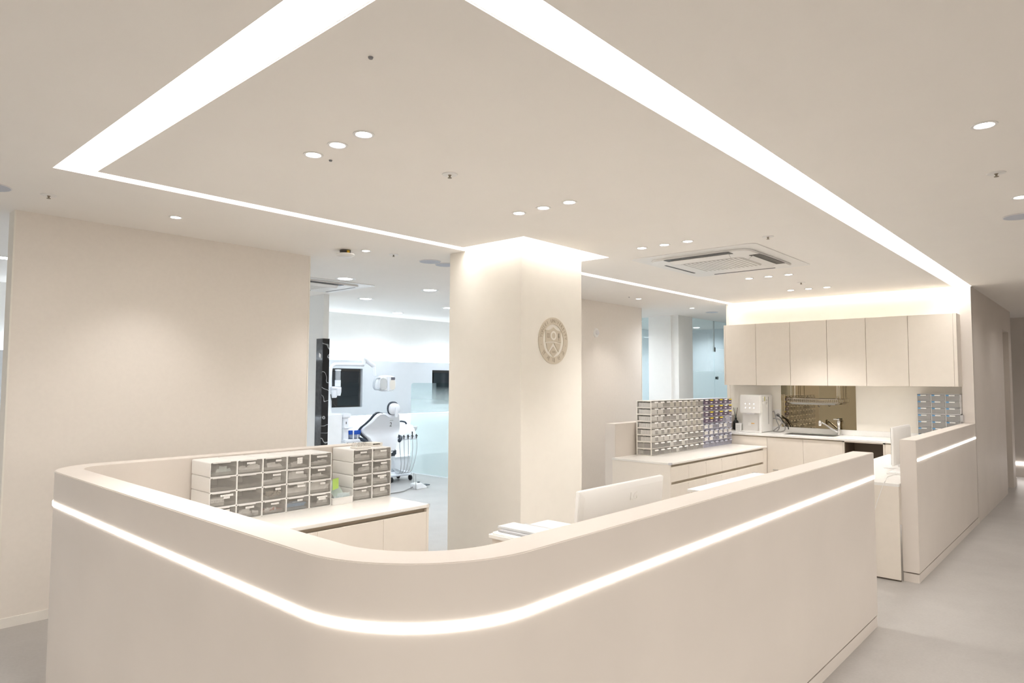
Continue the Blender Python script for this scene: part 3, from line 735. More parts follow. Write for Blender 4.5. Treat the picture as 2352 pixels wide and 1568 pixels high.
dr_me = {0: mesh_of('drawer', drw_mb(), M_CLEAR), 1: mesh_of('drawer', drw_mb(), M_CLEARB)}
h_ = CH - .016
hd = lambda m: mesh_of('handle_tab', MB().add([(-.045, -.009, h_), (.045, -.009, h_), (.040, -.022, h_ + .002), (-.040, -.022, h_ + .002), (-.045, -.009, h_ + .0015), (.045, -.009, h_ + .0015), (.040, -.022, h_ + .0035), (-.040, -.022, h_ + .0035), (-.040, -.024, h_ - .010), (.040, -.024, h_ - .010)],
                                               [(0, 1, 2, 3), (4, 7, 6, 5), (0, 4, 5, 1), (1, 5, 6, 2), (0, 3, 7, 4), (7, 3, 8), (2, 6, 9), (7, 8, 9, 6), (3, 2, 9, 8)]), m)
M_TABW = mat('white_tab', (.90, .89, .88), .5); M_TABG = mat('lavender_tab', (.52, .54, .64), .4)
tab_me = {'w': hd(M_TABW), 'y': hd(M_YEL), 'g': hd(M_TABG), 'c': hd(M_CLEAR)}
def cont(w, h, m, d=.10):
    mb = MB(); n = 6
    for k in range(n): mb.box(-w / 2, w / 2, .004 + k * d / n, .002 + (k + 1) * d / n, .003, .003 + h * (1, .93, 1, .96, .9, 1)[k])
    return mesh_of('contents', mb, m)
M_WCT = mat('white_cartons', (.90, .89, .86), .6, var=.05, scale=60); M_CRM = mat('cream_cartons', (.74, .70, .60), .6, var=.08, scale=60); M_GRY = mat('grey_parts', (.34, .32, .29), .6, var=.2, scale=70)
con_me = {'full': cont(.11, .045, M_WCT, .16), 'half': cont(.07, .045, M_WCT, .14), 'cream': cont(.085, .05, M_CRM, .15), 'grey': cont(.115, .04, M_GRY, .15), 'none': None}
card_p = mesh_of('purple_card', MB().box(-.058, .058, -.0105, -.0095, .004, h_ - .006), M_PURPLE)
bar_p = mesh_of('white_print', MB().box(-.012, .040, -.0112, -.0105, .018, .027), M_PAPER)
card_w = mesh_of('white_card', MB().box(-.045, .042, -.0105, -.0095, .008, h_ - .012), M_CARD)
beige = ['full full grey cream cream cream cream cream grey', 'full full grey cream cream cream cream cream full', 'full full grey grey half full cream cream cream', 'full half half half half full cream cream cream',
         'half half half cream cream half half cream cream', 'half full full half half half none none none', 'none none none half none half none none none', 'none none none none half none none none none']
lav = ['pyppyp', 'pyppyp', 'pyppyp', 'pyppnn', 'wwnwwn', 'wwwwww', 'wwnwwn', 'nnnnnn']
order = ['first', 'second', 'third', 'fourth', 'fifth']
for u in range(5):
    lv_ = u >= 3; x0 = 6.432 + u * (SW + .0005)
    t = thing('small_parts_cabinet', ('lavender' if lv_ else 'beige') + ' cabinet of clear little drawers, ' + ['at the free end of the row', 'second in the row', 'third in the row, touching the lavender ones', 'with purple cards, touching the beige ones', 'with purple cards, at the kitchen end'][u], 'drawer cabinet', (x0, 3.752, .7545), 'small-parts cabinets in a row', world_parts=False)
    obj('frame', fr_me[int(lv_)], None, t)
    for r in range(8):
        for c in range(3):
            d = obj('drawer', dr_me[int(lv_)], None, t, loc=((c + .5) * CW, 0, (7 - r) * CH + .004))
            if not lv_:
                k = beige[r].split()[u * 3 + c]
                obj('handle_tab', tab_me['w'], None, d)
                if con_me[k]: obj('contents', con_me[k], None, d, loc=(-.018 if k == 'half' else -.008 if k == 'cream' else 0, 0, 0))
            else:
                k = lav[r][(u - 3) * 3 + c]
                yel = r < 4 and ((u - 3) * 3 + c) in (1, 3, 5) and k != 'n'
                obj('handle_tab', tab_me['y' if yel else 'w' if r < 4 and k != 'n' else 'g'], None, d)
                if k in 'py': cd = obj('purple_card', card_p, None, d); obj('white_print', bar_p, None, d)
                elif k == 'w': obj('white_card', card_w, None, d)

# ------------------------------------------------------------------ grey drawer stacks on the kitchen worktop
GW = .416; GC = GW / 3; GH = .0745; XG = 8.92
def grey_stack(label, z0, rows, bulge):
    t = thing('drawer_stack', label, 'drawer stack', (XG, 1.308, z0), 'grey drawer stacks on the kitchen worktop')
    mb = MB(); y0 = 1.308; zt = z0 + rows * GH + .004
    for k in range(4): mb.box(XG + .002, XG + .14, y0 + k * GC - .003 if k else y0, y0 + k * GC + .003 if k < 3 else y0 + GW, z0, zt)
    for k in range(rows + 1): mb.box(XG + .002, XG + .14, y0, y0 + GW, z0 + k * GH, z0 + k * GH + .004)
    mb.box(XG + .138, XG + .14, y0, y0 + GW, z0, zt)
    obj('frame', mb, M_GREYF, t)
    for r in range(rows):
        for c in range(3):
            a = y0 + c * GC + .005; b = a + GC - .010; zz = z0 + r * GH + .006
            d = obj('drawer', MB().box(XG - .002, XG + .002, a, b, zz, zz + GH - .010).box(XG + .002, XG + .13, a, a + .002, zz, zz + .05).box(XG + .002, XG + .13, b - .002, b, zz, zz + .05).box(XG + .002, XG + .13, a, b, zz, zz + .002), M_GREYD, t)
            sub('blue_mark', MB().box(XG - .0035, XG - .002, b - .032, b - .002, zz + GH - .026, zz + GH - .012), M_BLUE, d)
            sub('label', MB().box(XG - .006, XG - .002, b - .085, b - .03, zz + GH - .024, zz + GH - .013), M_PAPER, d)
    if bulge: obj('clip_handle', MB().prism(rrect(XG + .02, XG + .12, ZT + .006, z0 + rows * GH, .02), y0 - .02, y0, 1), mat('clear_handle', (.66, .65, .64), .2, alpha=.7), t)
grey_stack('grey drawer stack standing on the kitchen worktop, under another', ZK + .0005, 4, True)
grey_stack('grey drawer stack placed on top of the other one under the wall cabinet', 1.2003, 3, False)

# ------------------------------------------------------------------ kitchen items
pu = thing('water_purifier', 'white countertop water purifier with a dispensing recess', 'water purifier', (8.84, 3.575, ZK))
px0, px1, py0, py1 = 8.63, 9.05, 3.44, 3.71
zb_ = ZK + .0005
mb = MB().box(px0 + .07, px1, py0, py1, zb_ + .004, 1.385)
obj('body', mb, M_PLAST, pu, bevel=.008)
obj('dispenser_head', MB().box(px0, px0 + .07, py0, py1, 1.148, 1.383), M_PLAST, pu, bevel=.006)
obj('side_cheek', MB().box(px0 + .03, px0 + .07, py0, py0 + .03, zb_ + .02, 1.148), M_PLAST, pu, bevel=.003)
obj('recess_panel', MB().box(px0 + .062, px0 + .0695, py0 + .031, py1 - .01, zb_ + .02, 1.147), mat('recess_grey', (.72, .70, .67), .4), pu)
obj('drip_tray', MB().prism(rrect(px0 - .005, px0 + .068, py0 + .004, py1 - .004, .02), zb_, zb_ + .02), M_PLAST, pu, bevel=.003)
obj('nozzle', MB().box(px0 + .02, px0 + .045, py0 + .09, py0 + .19, 1.132, 1.147), M_GREYF, pu)
for i, (yy, zz) in enumerate([(y, z) for z in (1.268, 1.216) for y in (3.637, 3.580, 3.523)]):
    obj('button_light', MB().box(px0 - .0006, px0, yy - .004, yy + .004, zz - .005, zz + .005), emis('button_glow', (1, .98, .95), 1.6, False), pu)
obj('logo', MB().box(px0 - .0006, px0, 3.555, 3.605, 1.335, 1.35), printmat('logo_print', (.80, .79, .77), (.9, .9, .9), 6, 1, .45), pu)
obj('sticker', MB().box(8.70, 8.765, py0 - .0008, py0, 1.27, 1.365), M_CARD, pu)
obj('yellow_sticker', MB().box(8.77, 8.79, py0 - .0008, py0, 1.305, 1.362), mat('yellow_paper', (.55, .50, .08), .6), pu)
obj('side_label', MB().box(8.82, 8.87, py0 - .0008, py0, 1.22, 1.365), M_CARD, pu)
obj('vent_slot', MB().box(8.90, 8.912, py0 - .001, py0, 1.0, 1.36), mat('vent_dark', (.20, .19, .18), .7), pu)
obj('front_sticker', MB().box(px0 + .0612, px0 + .062, 3.595, 3.63, zb_ + .09, zb_ + .12), M_CARD, pu)
obj('orange_sticker', MB().box(px0 + .0612, px0 + .062, 3.545, 3.587, zb_ + .11, zb_ + .121), M_ORANGE, pu)
# reed diffuser
rd = thing('reed_diffuser', 'black reed diffuser bottle with dark sticks behind the white basket', 'reed diffuser', (9.0, 3.93, ZK))
obj('bottle', MB().lathe([(.034, 0), (.036, .01), (.036, .105), (.030, .122), (.013, .135), (.013, .165), (.011, .166)], (9.0, 3.93, ZK), 20), M_DARK, rd, smooth=True)
for k, (dx, dy, m) in enumerate(((.0, .075, M_DARK), (-.02, .045, M_DARK), (.0, .01, mat('teal_stick', (.02, .16, .13), .5)), (.01, -.03, mat('brown_stick', (.16, .08, .05), .6)), (.02, -.05, M_DARK))):
    obj('stick', MB().tube([(9.0, 3.93, 1.045), (9.0 + dx * .4, 3.93 + dy * .5, 1.20)], .0022, 6), m, rd)
bk = thing('basket', 'small white perforated plastic basket beside the water purifier', 'basket', (8.72, 3.76, ZK))
bx0, bx1, by0, by1 = 8.66, 8.77, 3.718, 3.792
obj('wall', MB().ring(rrect(bx0, bx1, by0, by1, .01), rrect(bx0 + .003, bx1 - .003, by0 + .003, by1 - .003, .008), ZK + .0005, 1.007).box(bx0 + .003, bx1 - .003, by0 + .003, by1 - .003, ZK + .0005, .901), M_PLAST, bk)
mb = MB()
for i in range(5):
    for j in range(6): mb.box(bx0 - .0006, bx0, by0 + .013 + i * .011, by0 + .0175 + i * .011, .918 + j * .012, .9225 + j * .012)
obj('perforations', mb, mat('hole_grey', (.25, .24, .22), .8), bk)
# socket, plug, hose
so = thing('wall_socket', 'white wall socket with a grey plug between purifier and mirror', 'socket', (KX - .01, 3.38, 1.10))
obj('plate', MB().prism(rrect(3.345, 3.42, 1.075, 1.19, .008), KX - .012, KX - .001, 0), M_PLAST, so)
obj('plug', MB().lathe([(.018, -.05), (.021, -.03), (.021, -.012)], (KX, 3.375, 1.115), 14, 0), M_CORD, so, smooth=True)
obj('cord', MB().tube(smoothpath([(KX - .05, 3.375, 1.115), (KX - .07, 3.33, 1.09), (KX - .07, 3.27, 1.02), (KX - .06, 3.235, .975), (KX - .06, 3.225, .935)]), .006, 8), M_DARK, so, smooth=True)
hose_pts = [(9.045, 3.434, 1.16), (9.0, 3.40, 1.16), (8.98, 3.365, 1.05), (8.975, 3.33, .96), (8.97, 3.36, .907), (8.965, 3.40, .907), (8.96, 3.38, .93), (8.95, 3.31, .985), (8.95, 3.285, 1.04), (8.955, 3.33, 1.07), (8.96, 3.40, 1.075), (8.955, 3.32, 1.06), (8.945, 3.25, .99), (8.94, 3.245, .93), (8.935, 3.30, .905), (8.93, 3.36, .905)]
single('hose', 'grey coiled drain hose beside the water purifier', 'hose', MB().tube(smoothpath(hose_pts), .007, 8), M_CORD, smooth=True)
# hanging dish rack
dk = thing('dish_rack', 'wire dish rack hanging from the wall cabinets above the sink', 'dish rack', (8.93, 2.86, 1.28))
ra, rb, rx0, rx1 = 2.562, 3.162, 8.83, 9.03
bs = obj('basket', MB().tube([(rx0, ra, 1.342), (rx0, rb, 1.342)], .0028, 6).tube([(rx1, ra, 1.342), (rx1, rb, 1.342)], .0028, 6).tube([(rx0, ra, 1.342), (rx1, ra, 1.342)], .0028, 6).tube([(rx0, rb, 1.342), (rx1, rb, 1.342)], .0028, 6)
         .tube([(rx0, ra, 1.298), (rx0, rb, 1.298)], .0028, 6).tube([(rx1, ra, 1.298), (rx1, rb, 1.298)], .0028, 6).tube([(rx0, ra, 1.298), (rx1, ra, 1.298)], .0028, 6).tube([(rx0, rb, 1.298), (rx1, rb, 1.298)], .0028, 6), M_WIRE, dk)
for k in range(25):
    y = ra + (rb - ra) * k / 24
    sub('wire', MB().tube([(rx0, y, 1.345), (rx0, y, 1.298), (rx1, y, 1.298), (rx1, y, 1.345)], .0016, 5), M_WIRE, bs)
obj('drip_tray', MB().add([(rx0 - .01, ra + .02, 1.292), (rx0 - .01, rb - .02, 1.292), (rx1, rb - .02, 1.292), (rx1, ra + .02, 1.292), (rx0 + .02, ra + .04, 1.272), (rx0 + .02, rb - .05, 1.272), (rx1 - .02, rb - .05, 1.272), (rx1 - .02, ra + .04, 1.272)],
    [(0, 1, 5, 4), (1, 2, 6, 5), (2, 3, 7, 6), (3, 0, 4, 7), (4, 5, 6, 7), (0, 3, 2, 1)]), M_STEEL, dk)
for y in (3.142, 3.092, 2.551 + .02, 2.510 + .075):
    obj('hanger_rod', MB().tube([(8.90, y, 1.512), (8.90, y, 1.38), (8.86, y + .005, 1.355), (8.832, y + .008, 1.342)], .003, 6), M_WIRE, dk)
for y in (3.13, 2.58): obj('hanger_rod', MB().tube([(9.0, y, 1.512), (9.0, y, 1.345)], .003, 6), M_WIRE, dk)
obj('hook', MB().tube(smoothpath([(8.87, 2.80, 1.272), (8.87, 2.80, 1.25), (8.865, 2.79, 1.243), (8.86, 2.78, 1.252)], 4), .003, 6), M_DARK, dk)

# ------------------------------------------------------------------ round emblem on the pillar
EX, EZ, ER, EY = 4.301, 1.885, .191, 3.416
em = thing('wall_emblem', 'round tan crest with a shield and ring of lettering on the pillar', 'emblem', (EX, EY - .002, EZ))
circ = lambda r, n=56: [(EX + r * math.cos(2 * PI * k / n), EZ + r * math.sin(2 * PI * k / n)) for k in range(n)]
E = lambda u, v: (EX + u * ER, EZ + v * ER)
obj('ring', MB().ring(circ(ER), circ(ER * .70), EY - .006, EY - .0005, 1), M_EMBL, em)
tl = [E(-.52 + .52 * (k / 8), .45 + .13 * (k / 8) ** 2 - .03 * math.sin(PI * k / 8)) for k in range(9)]
tr_ = [E(.52 - .52 * (k / 8), .45 + .13 * (k / 8) ** 2 - .03 * math.sin(PI * k / 8)) for k in range(8)][::-1]
bt = [E(.52 - 1.04 * k / 10, -.08 + .055 * math.sin(PI * k / 10)) for k in range(11)]
sh_ = obj('shield', MB().prism(tl + tr_ + bt, EY - .006, EY - .0005, 1), M_EMBL, em)
hc = lambda r: [(EX + (.0 + r * math.cos(2 * PI * k / 28)) * ER, EZ + (.22 + r * math.sin(2 * PI * k / 28)) * ER) for k in range(28)]
sub('pale_circle', MB().ring(hc(.195), hc(.125), EY - .0068, EY - .006, 1), M_COL, sh_)
for s in (-1, 1):
    lowp = [E(s * .50, -.12), E(s * .30, -.095), E(s * .02, -.09), E(s * .33, -.46), E(s * .42, -.32)]
    obj('shield_corner', MB().prism([E(s * .50, -.12), E(s * .02, -.08), E(s * .335, -.47), E(s * .44, -.30)], EY - .006, EY - .0005, 1), M_EMBL, em)
obj('diamond', MB().prism([E(0, -.26), E(.255, -.50), E(0, -.68), E(-.255, -.50)], EY - .006, EY - .0005, 1), M_EMBL, em)
def put(ch, size, ang, rad, inward):
    a = R(ang); m = text_mb(ch, size, .001)
    rot = a - PI / 2 if inward else a + PI / 2
    let2 = xf(m, Matrix.Translation((EX + rad * math.cos(a), EY - .0065, EZ + rad * math.sin(a))) @ Matrix.Rotation(-rot, 4, 'Y'))
    obj('letter', let2, M_EMBD, em)
top = 'YONSEI UNIVERSITY'
for k, ch in enumerate(top):
    if ch != ' ': put(ch, .040, 169 - k * (169 - 9) / (len(top) - 1), ER * .845, True)
for k, ch in enumerate('연세대학교'): put(ch, .040, 218 + k * 26, ER * .845, False)
for a in (193, 347): put('·', .05, a, ER * .845, True)
m_ = xf(text_mb('1885', .026, .001), Matrix.Translation((EX, EY - .0065, EZ - .48 * ER))); obj('year', m_, M_EMBD, em)
let = MB()
let.ring([E(-.44, .30), E(-.27, .30), E(-.27, .12), E(-.44, .12)], [E(-.42, .28), E(-.29, .28), E(-.29, .14), E(-.42, .14)], EY - .0068, EY - .006, 1)
let.prism([E(-.365, .30), E(-.345, .30), E(-.345, .12), E(-.365, .12)], EY - .0068, EY - .006, 1)
obj('book_mark', let, M_EMBD, em)
let = MB()
for z in (.30, .22, .16): let.prism([E(.30, z), E(.36, z + .05), E(.42, z), E(.36, z - .04)], EY - .0068, EY - .006, 1)
let.prism([E(.35, .30), E(.37, .30), E(.37, .02), E(.35, .02)], EY - .0068, EY - .006, 1)
obj('torch_mark', let, M_EMBD, em)

# round white detector on the back wall
dt = thing('wall_detector', 'small round white detector on the beige wall behind the pillar', 'detector', (7.53, WY - .02, 2.21))
obj('base', MB().lathe([(.062, 0), (.062, -.012), (.05, -.022)], (7.53, WY - .0005, 2.212), 24, 1), M_PLAST, dt, smooth=True)
obj('sensor', MB().lathe([(.032, -.022), (.032, -.034), (.02, -.045), (.0, -.047)], (7.53, WY, 2.212), 18, 1), M_GREYF, dt, smooth=True)

# ------------------------------------------------------------------ ceiling fittings
def spot(name, power, col, size, blend, rad):
    l = bpy.data.lights.new(name, 'SPOT'); l.energy = power; l.color = col; l.spot_size = R(size); l.spot_blend = blend; l.shadow_soft_size = rad
    return l
L_SPOT = spot('downlight_beam', P_SPOT, WARM, 88, .9, .05)
L_WASH = spot('wash_beam', P_WASH, WARM, 100, .8, .05)
L_LOB = spot('lobby_beam', P_LOB, WARM, 130, .9, .06)
L_CORR = spot('added_corridor_beam', P_LOB * 1.7, WARM, 150, 1, .08)
L_PASS = spot('passage_beam', P_COOL * 1.4, (.94, .97, 1), 165, 1, .05)
L_GLZ = spot('glazed_beam', P_COOL * 1.35, (.88, .95, 1), 165, 1, .08)
L_COOLL = spot('cool_beam', P_COOL, COOL, 140, .8, .07)
def downlight(label, x, y, r, light, disc, group):
    t = thing('downlight', label, 'downlight', (x, y, ZC), group, world_parts=False)
    k = (r, disc.name)
    if k not in DLM:
        DLM[k] = (mesh_of('trim_ring', MB().lathe([(r * 1.45, -.0005), (r * 1.42, -.004), (r * 1.1, -.004), (r, -.001)], n=28), M_PLAST, smooth=True), mesh_of('lamp_disc', MB().lathe([(r, -.0015), (r * .7, -.003), (0, -.0035)], n=24), disc, smooth=True))
    obj('trim_ring', DLM[k][0], None, t); obj('lamp_disc', DLM[k][1], None, t)
    if light:
        o = bpy.data.objects.new('lamp', light); COL.objects.link(o); o.parent = t; o.location = (0, 0, -.012)
DLM = {}
for x, lb in ((1.727, 'front row of three downlights'), (3.23, 'row of three downlights before the pillar'), (4.75, "row of three downlights on the air conditioner's pillar side"), (6.905, "row of three downlights on the air conditioner's kitchen side"), (8.12, 'row of three downlights by the wall cabinets')):
    for y, e_ in ((2.44, 'corridor-end light of the'), (2.643, 'middle light of the'), (2.848, 'back-end light of the')): downlight('small ' + e_ + ' ' + lb, x, y, .033, L_SPOT, M_DISC, 'downlights in rows of three')
for x, lb in ((1.802, 'round downlight washing the beige wall beside the trough corner'), (3.341, 'round downlight next to the tagged smoke detector'), (4.87, 'round downlight behind the pillar'), (6.22, 'round downlight behind the pillar'), (7.68, 'round downlight washing the beige wall with the round detector'), (9.182, 'round downlight in the passage to the glazed room')):
    downlight(lb, x, 4.66, .03, L_PASS if x > 9 else L_WASH, M_DISC, 'downlights along the back wall')
for x in (6.35, 7.83, 9.3, 10.8, 12.2): downlight('unseen downlight added further along the corridor ceiling', x, .378, .034, L_CORR, M_DISC, 'corridor downlights')  # out-of-view lamps added to brighten the corridor wall and far ceiling
for x in (3.397, 4.873): downlight('round downlight in the corridor ceiling, ' + ('between sprinkler and lobby' if x < 4 else 'beside the round speaker'), x, .378, .034, L_LOB, M_DISC, 'corridor downlights')
for x, y in ((-1.2, .378), (.4, .378), (1.9, .378), (-.6, 2.4), (-.2, 4.6), (1.2, -1.4)):  # unseen lamps added to put more light on the counter fronts
    downlight('unseen downlight added in the lobby ceiling in front of the counter', x, y, .034, L_LOB, M_DISC, 'added lobby downlights')
for x, y in ((4.138, 6.137), (5.335, 6.135), (6.83, 6.135), (5.352, 7.45), (6.842, 7.44), (8.35, 7.44), (6.83, 8.64), (8.35, 8.64), (5.352, 8.64), (8.35, 6.14), (1.405, 7.43), (2.7, 7.43), (1.405, 6.1), (2.7, 8.6)):
    downlight('large treatment room downlight, ' + ('row by the reception' if y < 6.5 else 'middle row' if y < 8 else 'row by the grey panel') + (', over the side passage' if x < 3 else ', by the air conditioner' if x < 5 else ', by the marble wall end' if x < 6 else ', over the dental cart' if x < 7.5 else ', beyond the glass screen'), x, y, .075, L_COOLL, M_DISCC, 'treatment room downlights')
for x, y in ((10.75, 6.2), (11.8, 6.2), (12.6, 6.3), (9.4, 6.4)):
    downlight('round cool-white downlight in the glazed room', x, y, .06, L_GLZ, M_DISCC, 'glazed room downlights')

for x, y, lb in ((1.082, 4.67, 'ceiling sprinkler over the open end of the beige wall'), (2.373, 2.58, 'ceiling sprinkler in the middle of the suspended panel'), (3.598, 4.617, 'ceiling sprinkler beside the smoke detector'), (4.986, 1.907, 'ceiling sprinkler beside the air conditioner'), (7.554, 2.535, 'ceiling sprinkler between the rows of downlights by the wall cabinets'), (4.227, .427, 'ceiling sprinkler in the corridor')):
    t = thing('sprinkler', lb, 'sprinkler', (x, y, ZC - .03))
    obj('cover_plate', MB().lathe([(.042, -.0005), (.040, -.004), (.018, -.005)], (x, y, ZC), 22), M_PLAST, t, smooth=True)
    obj('head', MB().lathe([(.010, -.005), (.005, -.010), (.005, -.018), (.011, -.019), (.011, -.021)], (x, y, ZC), 12), mat('sprinkler_metal', (.30, .26, .20), .4, .8), t)
for x, y, lb in ((1.318, 1.83, 'tiny dark ceiling pin near the front edge of the suspended panel'), (1.828, 2.856, 'tiny dark ceiling pin beside the front row of downlights'), (7.451, 4.662, 'tiny dark ceiling pin beside the wall-washing downlight')):
    single('ceiling_pin', lb, 'ceiling pin', MB().lathe([(.009, 0), (.007, -.006)], (x, y, ZC - .0005), 10), mat('pin_grey', (.22, .22, .23), .6))
for x, y, r, lb in ((4.031, 4.636, .10, 'round pale blue ceiling speaker beside the pillar'), (4.24, 4.655, .10, 'round pale ceiling cover partly hidden by the pillar'), (9.911, 4.693, .10, 'round ceiling speaker in front of the glazed room'), (.80, 4.70, .11, 'round ceiling speaker beside the open end of the beige wall'), (5.44, .427, .10, 'round ceiling speaker in the corridor')):
    t = thing('ceiling_speaker', lb, 'ceiling speaker', (x, y, ZC - .008), 'round ceiling speakers')
    obj('grille', MB().lathe([(r * .96, -.0005), (r * .94, -.006), (0, -.007)], (x, y, ZC), 30), M_SPK, t, smooth=True)
    obj('rim', MB().lathe([(r, -.0005), (r, -.005), (r * .96, -.006)], (x, y, ZC), 30), M_GREYF, t, smooth=True)
sd = thing('smoke_detector', 'white smoke detector hanging open with a yellow tag on the ceiling', 'smoke detector', (3.215, 4.775, ZC - .06))
obj('mount', MB().lathe([(.045, -.0005), (.045, -.02), (.02, -.028)], (3.215, 4.775, ZC), 20), mat('detector_dark', (.10, .09, .08), .6), sd)
obj('cover', MB().lathe([(.075, -.032), (.078, -.040), (.06, -.056), (.03, -.060), (0, -.060)], (3.215, 4.775, ZC), 28), M_PLAST, sd, smooth=True)
obj('tag', MB().box(3.20, 3.222, 4.722, 4.73, ZC - .038, ZC - .008), mat('tag_yellow', (.80, .50, .03), .5), sd)

def aircon(label, cx, cy, ha, hb, cool=False):
    t = thing('air_conditioner', label, 'air conditioner', (cx, cy, ZC - .03))
    obj('outer_panel', MB().prism(rrect(cx - ha, cx + ha, cy - hb, cy + hb, .06, 5), ZC - .006, ZC - .0005), M_PLAST, t, bevel=.002)
    a, b = ha - .13, hb - .11
    obj('body_panel', MB().prism(rrect(cx - a, cx + a, cy - b, cy + b, .10, 5), ZC - .024, ZC - .006), M_PLAST, t, bevel=.006)
    g = obj('intake_grille', MB().prism(rrect(cx - .255, cx + .255, cy - .285, cy + .285, .07, 5), ZC - .0265, ZC - .024), M_ACG, t)
    for k in range(14):
        y = cy - .26 + k * .04
        sub('grille_slat', MB().box(cx - .24, cx + .24, y, y + .022, ZC - .029, ZC - .0265), M_PLAST, g)
    for s, open_ in ((-1, .085), (1, .014)):
        x = cx + s * (a - .045)
        sl = obj('air_slot', MB().prism(rrect(x - open_ / 2 - .004, x + open_ / 2 + .004, cy - .30, cy + .30, .008, 3), ZC - .0262, ZC - .0235), M_DARK, t)
        if s < 0: sub('louver', MB().add([(x + .022, cy - .27, ZC - .03), (x + .022, cy + .27, ZC - .03), (x + .062, cy + .27, ZC - .055), (x + .062, cy - .27, ZC - .055), (x + .024, cy - .27, ZC - .026), (x + .024, cy + .27, ZC - .026), (x + .064, cy + .27, ZC - .051), (x + .064, cy - .27, ZC - .051)], [(0, 1, 2, 3), (7, 6, 5, 4), (0, 4, 5, 1), (1, 5, 6, 2), (2, 6, 7, 3), (3, 7, 4, 0)]), M_PLAST, sl)
    for s, open_ in ((-1, .085), (1, .014)):
        y = cy + s * (b - .045)
        sl = obj('air_slot', MB().prism(rrect(cx - .29, cx + .29, y - open_ / 2 - .004, y + open_ / 2 + .004, .008, 3), ZC - .0262, ZC - .0235), M_DARK, t)
        if s < 0: sub('louver', MB().add([(cx - .26, y + .022, ZC - .03), (cx + .26, y + .022, ZC - .03), (cx + .26, y + .062, ZC - .055), (cx - .26, y + .062, ZC - .055), (cx - .26, y + .024, ZC - .026), (cx + .26, y + .024, ZC - .026), (cx + .26, y + .064, ZC - .051), (cx - .26, y + .064, ZC - .051)], [(0, 1, 2, 3), (7, 6, 5, 4), (0, 4, 5, 1), (1, 5, 6, 2), (2, 6, 7, 3), (3, 7, 4, 0)]), M_PLAST, sl)
aircon('white ceiling cassette air conditioner between the rows of downlights', 5.785, 2.635, .66, .57)
aircon('white ceiling cassette air conditioner in the treatment room', 4.02, 6.78, .66, .48)

# ------------------------------------------------------------------ treatment room: far wall panel
pn = thing('wall_panel', 'long grey panel floating on the treatment room wall, lit from behind', 'wall panel', (6, DY, .98))
TV = ((5.50, 6.572, 1.12, 1.738), (8.08, 9.15, 1.12, 1.745))
xs_ = [-1, TV[0][0], TV[0][1], TV[1][0], TV[1][1], 13]; zs_ = [.978, 1.12, 1.742, 1.878]
hole = lambda x, z: any(a < x < b and c < z < 1.742 for a, b, c, d in TV)
mbp = plate(xs_, zs_, lambda x, z: not hole(x, z), DY, DY + .11); mbp.v = [(x, z, y) for x, y, z in mbp.v]
obj('panel', mbp, M_DENTP, pn)
for a, b, c, d in TV: obj('recess_back', MB().box(a, b, DY + .07, DY + .11, c, 1.742), mat('recess_dark', (.10, .095, .09), .25), pn)
obj('light_tape', MB().box(X0 + 1, 13, DY + .02, DY + .06, 1.879, 1.884), M_LEDD, pn)
obj('light_tape', MB().box(X0 + 1, 13, DY + .02, DY + .06, .972, .977), M_LEDD, pn)
for i, (a, b, c, d) in enumerate(TV):
    t = thing('television', ['dark television set into the grey panel beside the marble-clad wall end', 'dark television seen behind the frosted glass screen'][i], 'television', ((a + b) / 2, DY + .06, c), 'recessed televisions')
    obj('casing', MB().box(a + .05, b - .04, DY + .035, DY + .069, c + .012, 1.70), M_DARK, t, bevel=.003)
    obj('screen', MB().box(a + .06, b - .05, DY + .031, DY + .0345, c + .03, 1.69), M_SCREEN, t)
lg = thing('wall_ledge', 'long low cabinet along the foot of the treatment room wall', 'cabinet', (6, DY + .05, 0))
obj('body', MB().box(-1, 13, DY, DY + .119, 0, .235), M_DENTP, lg)
obj('top', MB().box(-1, 13, DY - .01, DY + .119, .236, .252), M_DENTW, lg)
# marble cladding on the wall end
mcl = thing('marble_cladding', 'black veined marble cladding around the white wall end', 'cladding', (4.75, 7.45, 0))
obj('front_slab', MB().box(4.700, 4.796, 7.433, 7.4445, 0, 2.08), M_MARB, mcl)
obj('side_slab', MB().box(4.699, 4.7085, 7.4445, 7.58, 0, 2.08), mat('marble_side', (.05, .05, .052), .1, var=.3, scale=20), mcl)
obj('switch_plate', MB().prism([(7.47, 1.83), (7.51, 1.85), (7.51, 1.90), (7.47, 1.88)], 4.694, 4.699, 0), M_PLAST, mcl)
# frosted glass screen
gs = thing('glass_screen', 'low glass screen with a frosted fade standing beside the dental chair', 'glass screen', (7.37, 8.2, 0))
pts = [(7.2, .01), (8.922, .01)] + [(8.922 - .06 + .06 * math.cos(R(a)), 1.453 + .06 * math.sin(R(a))) for a in range(0, 91, 15)] + [(7.2, 1.513)]
obj('pane', MB().prism(pts, 7.364, 7.376, 0), M_GLASSD, gs)
obj('floor_channel', MB().box(7.355, 7.385, 7.2, 8.922, 0, .012), M_DENTW, gs)

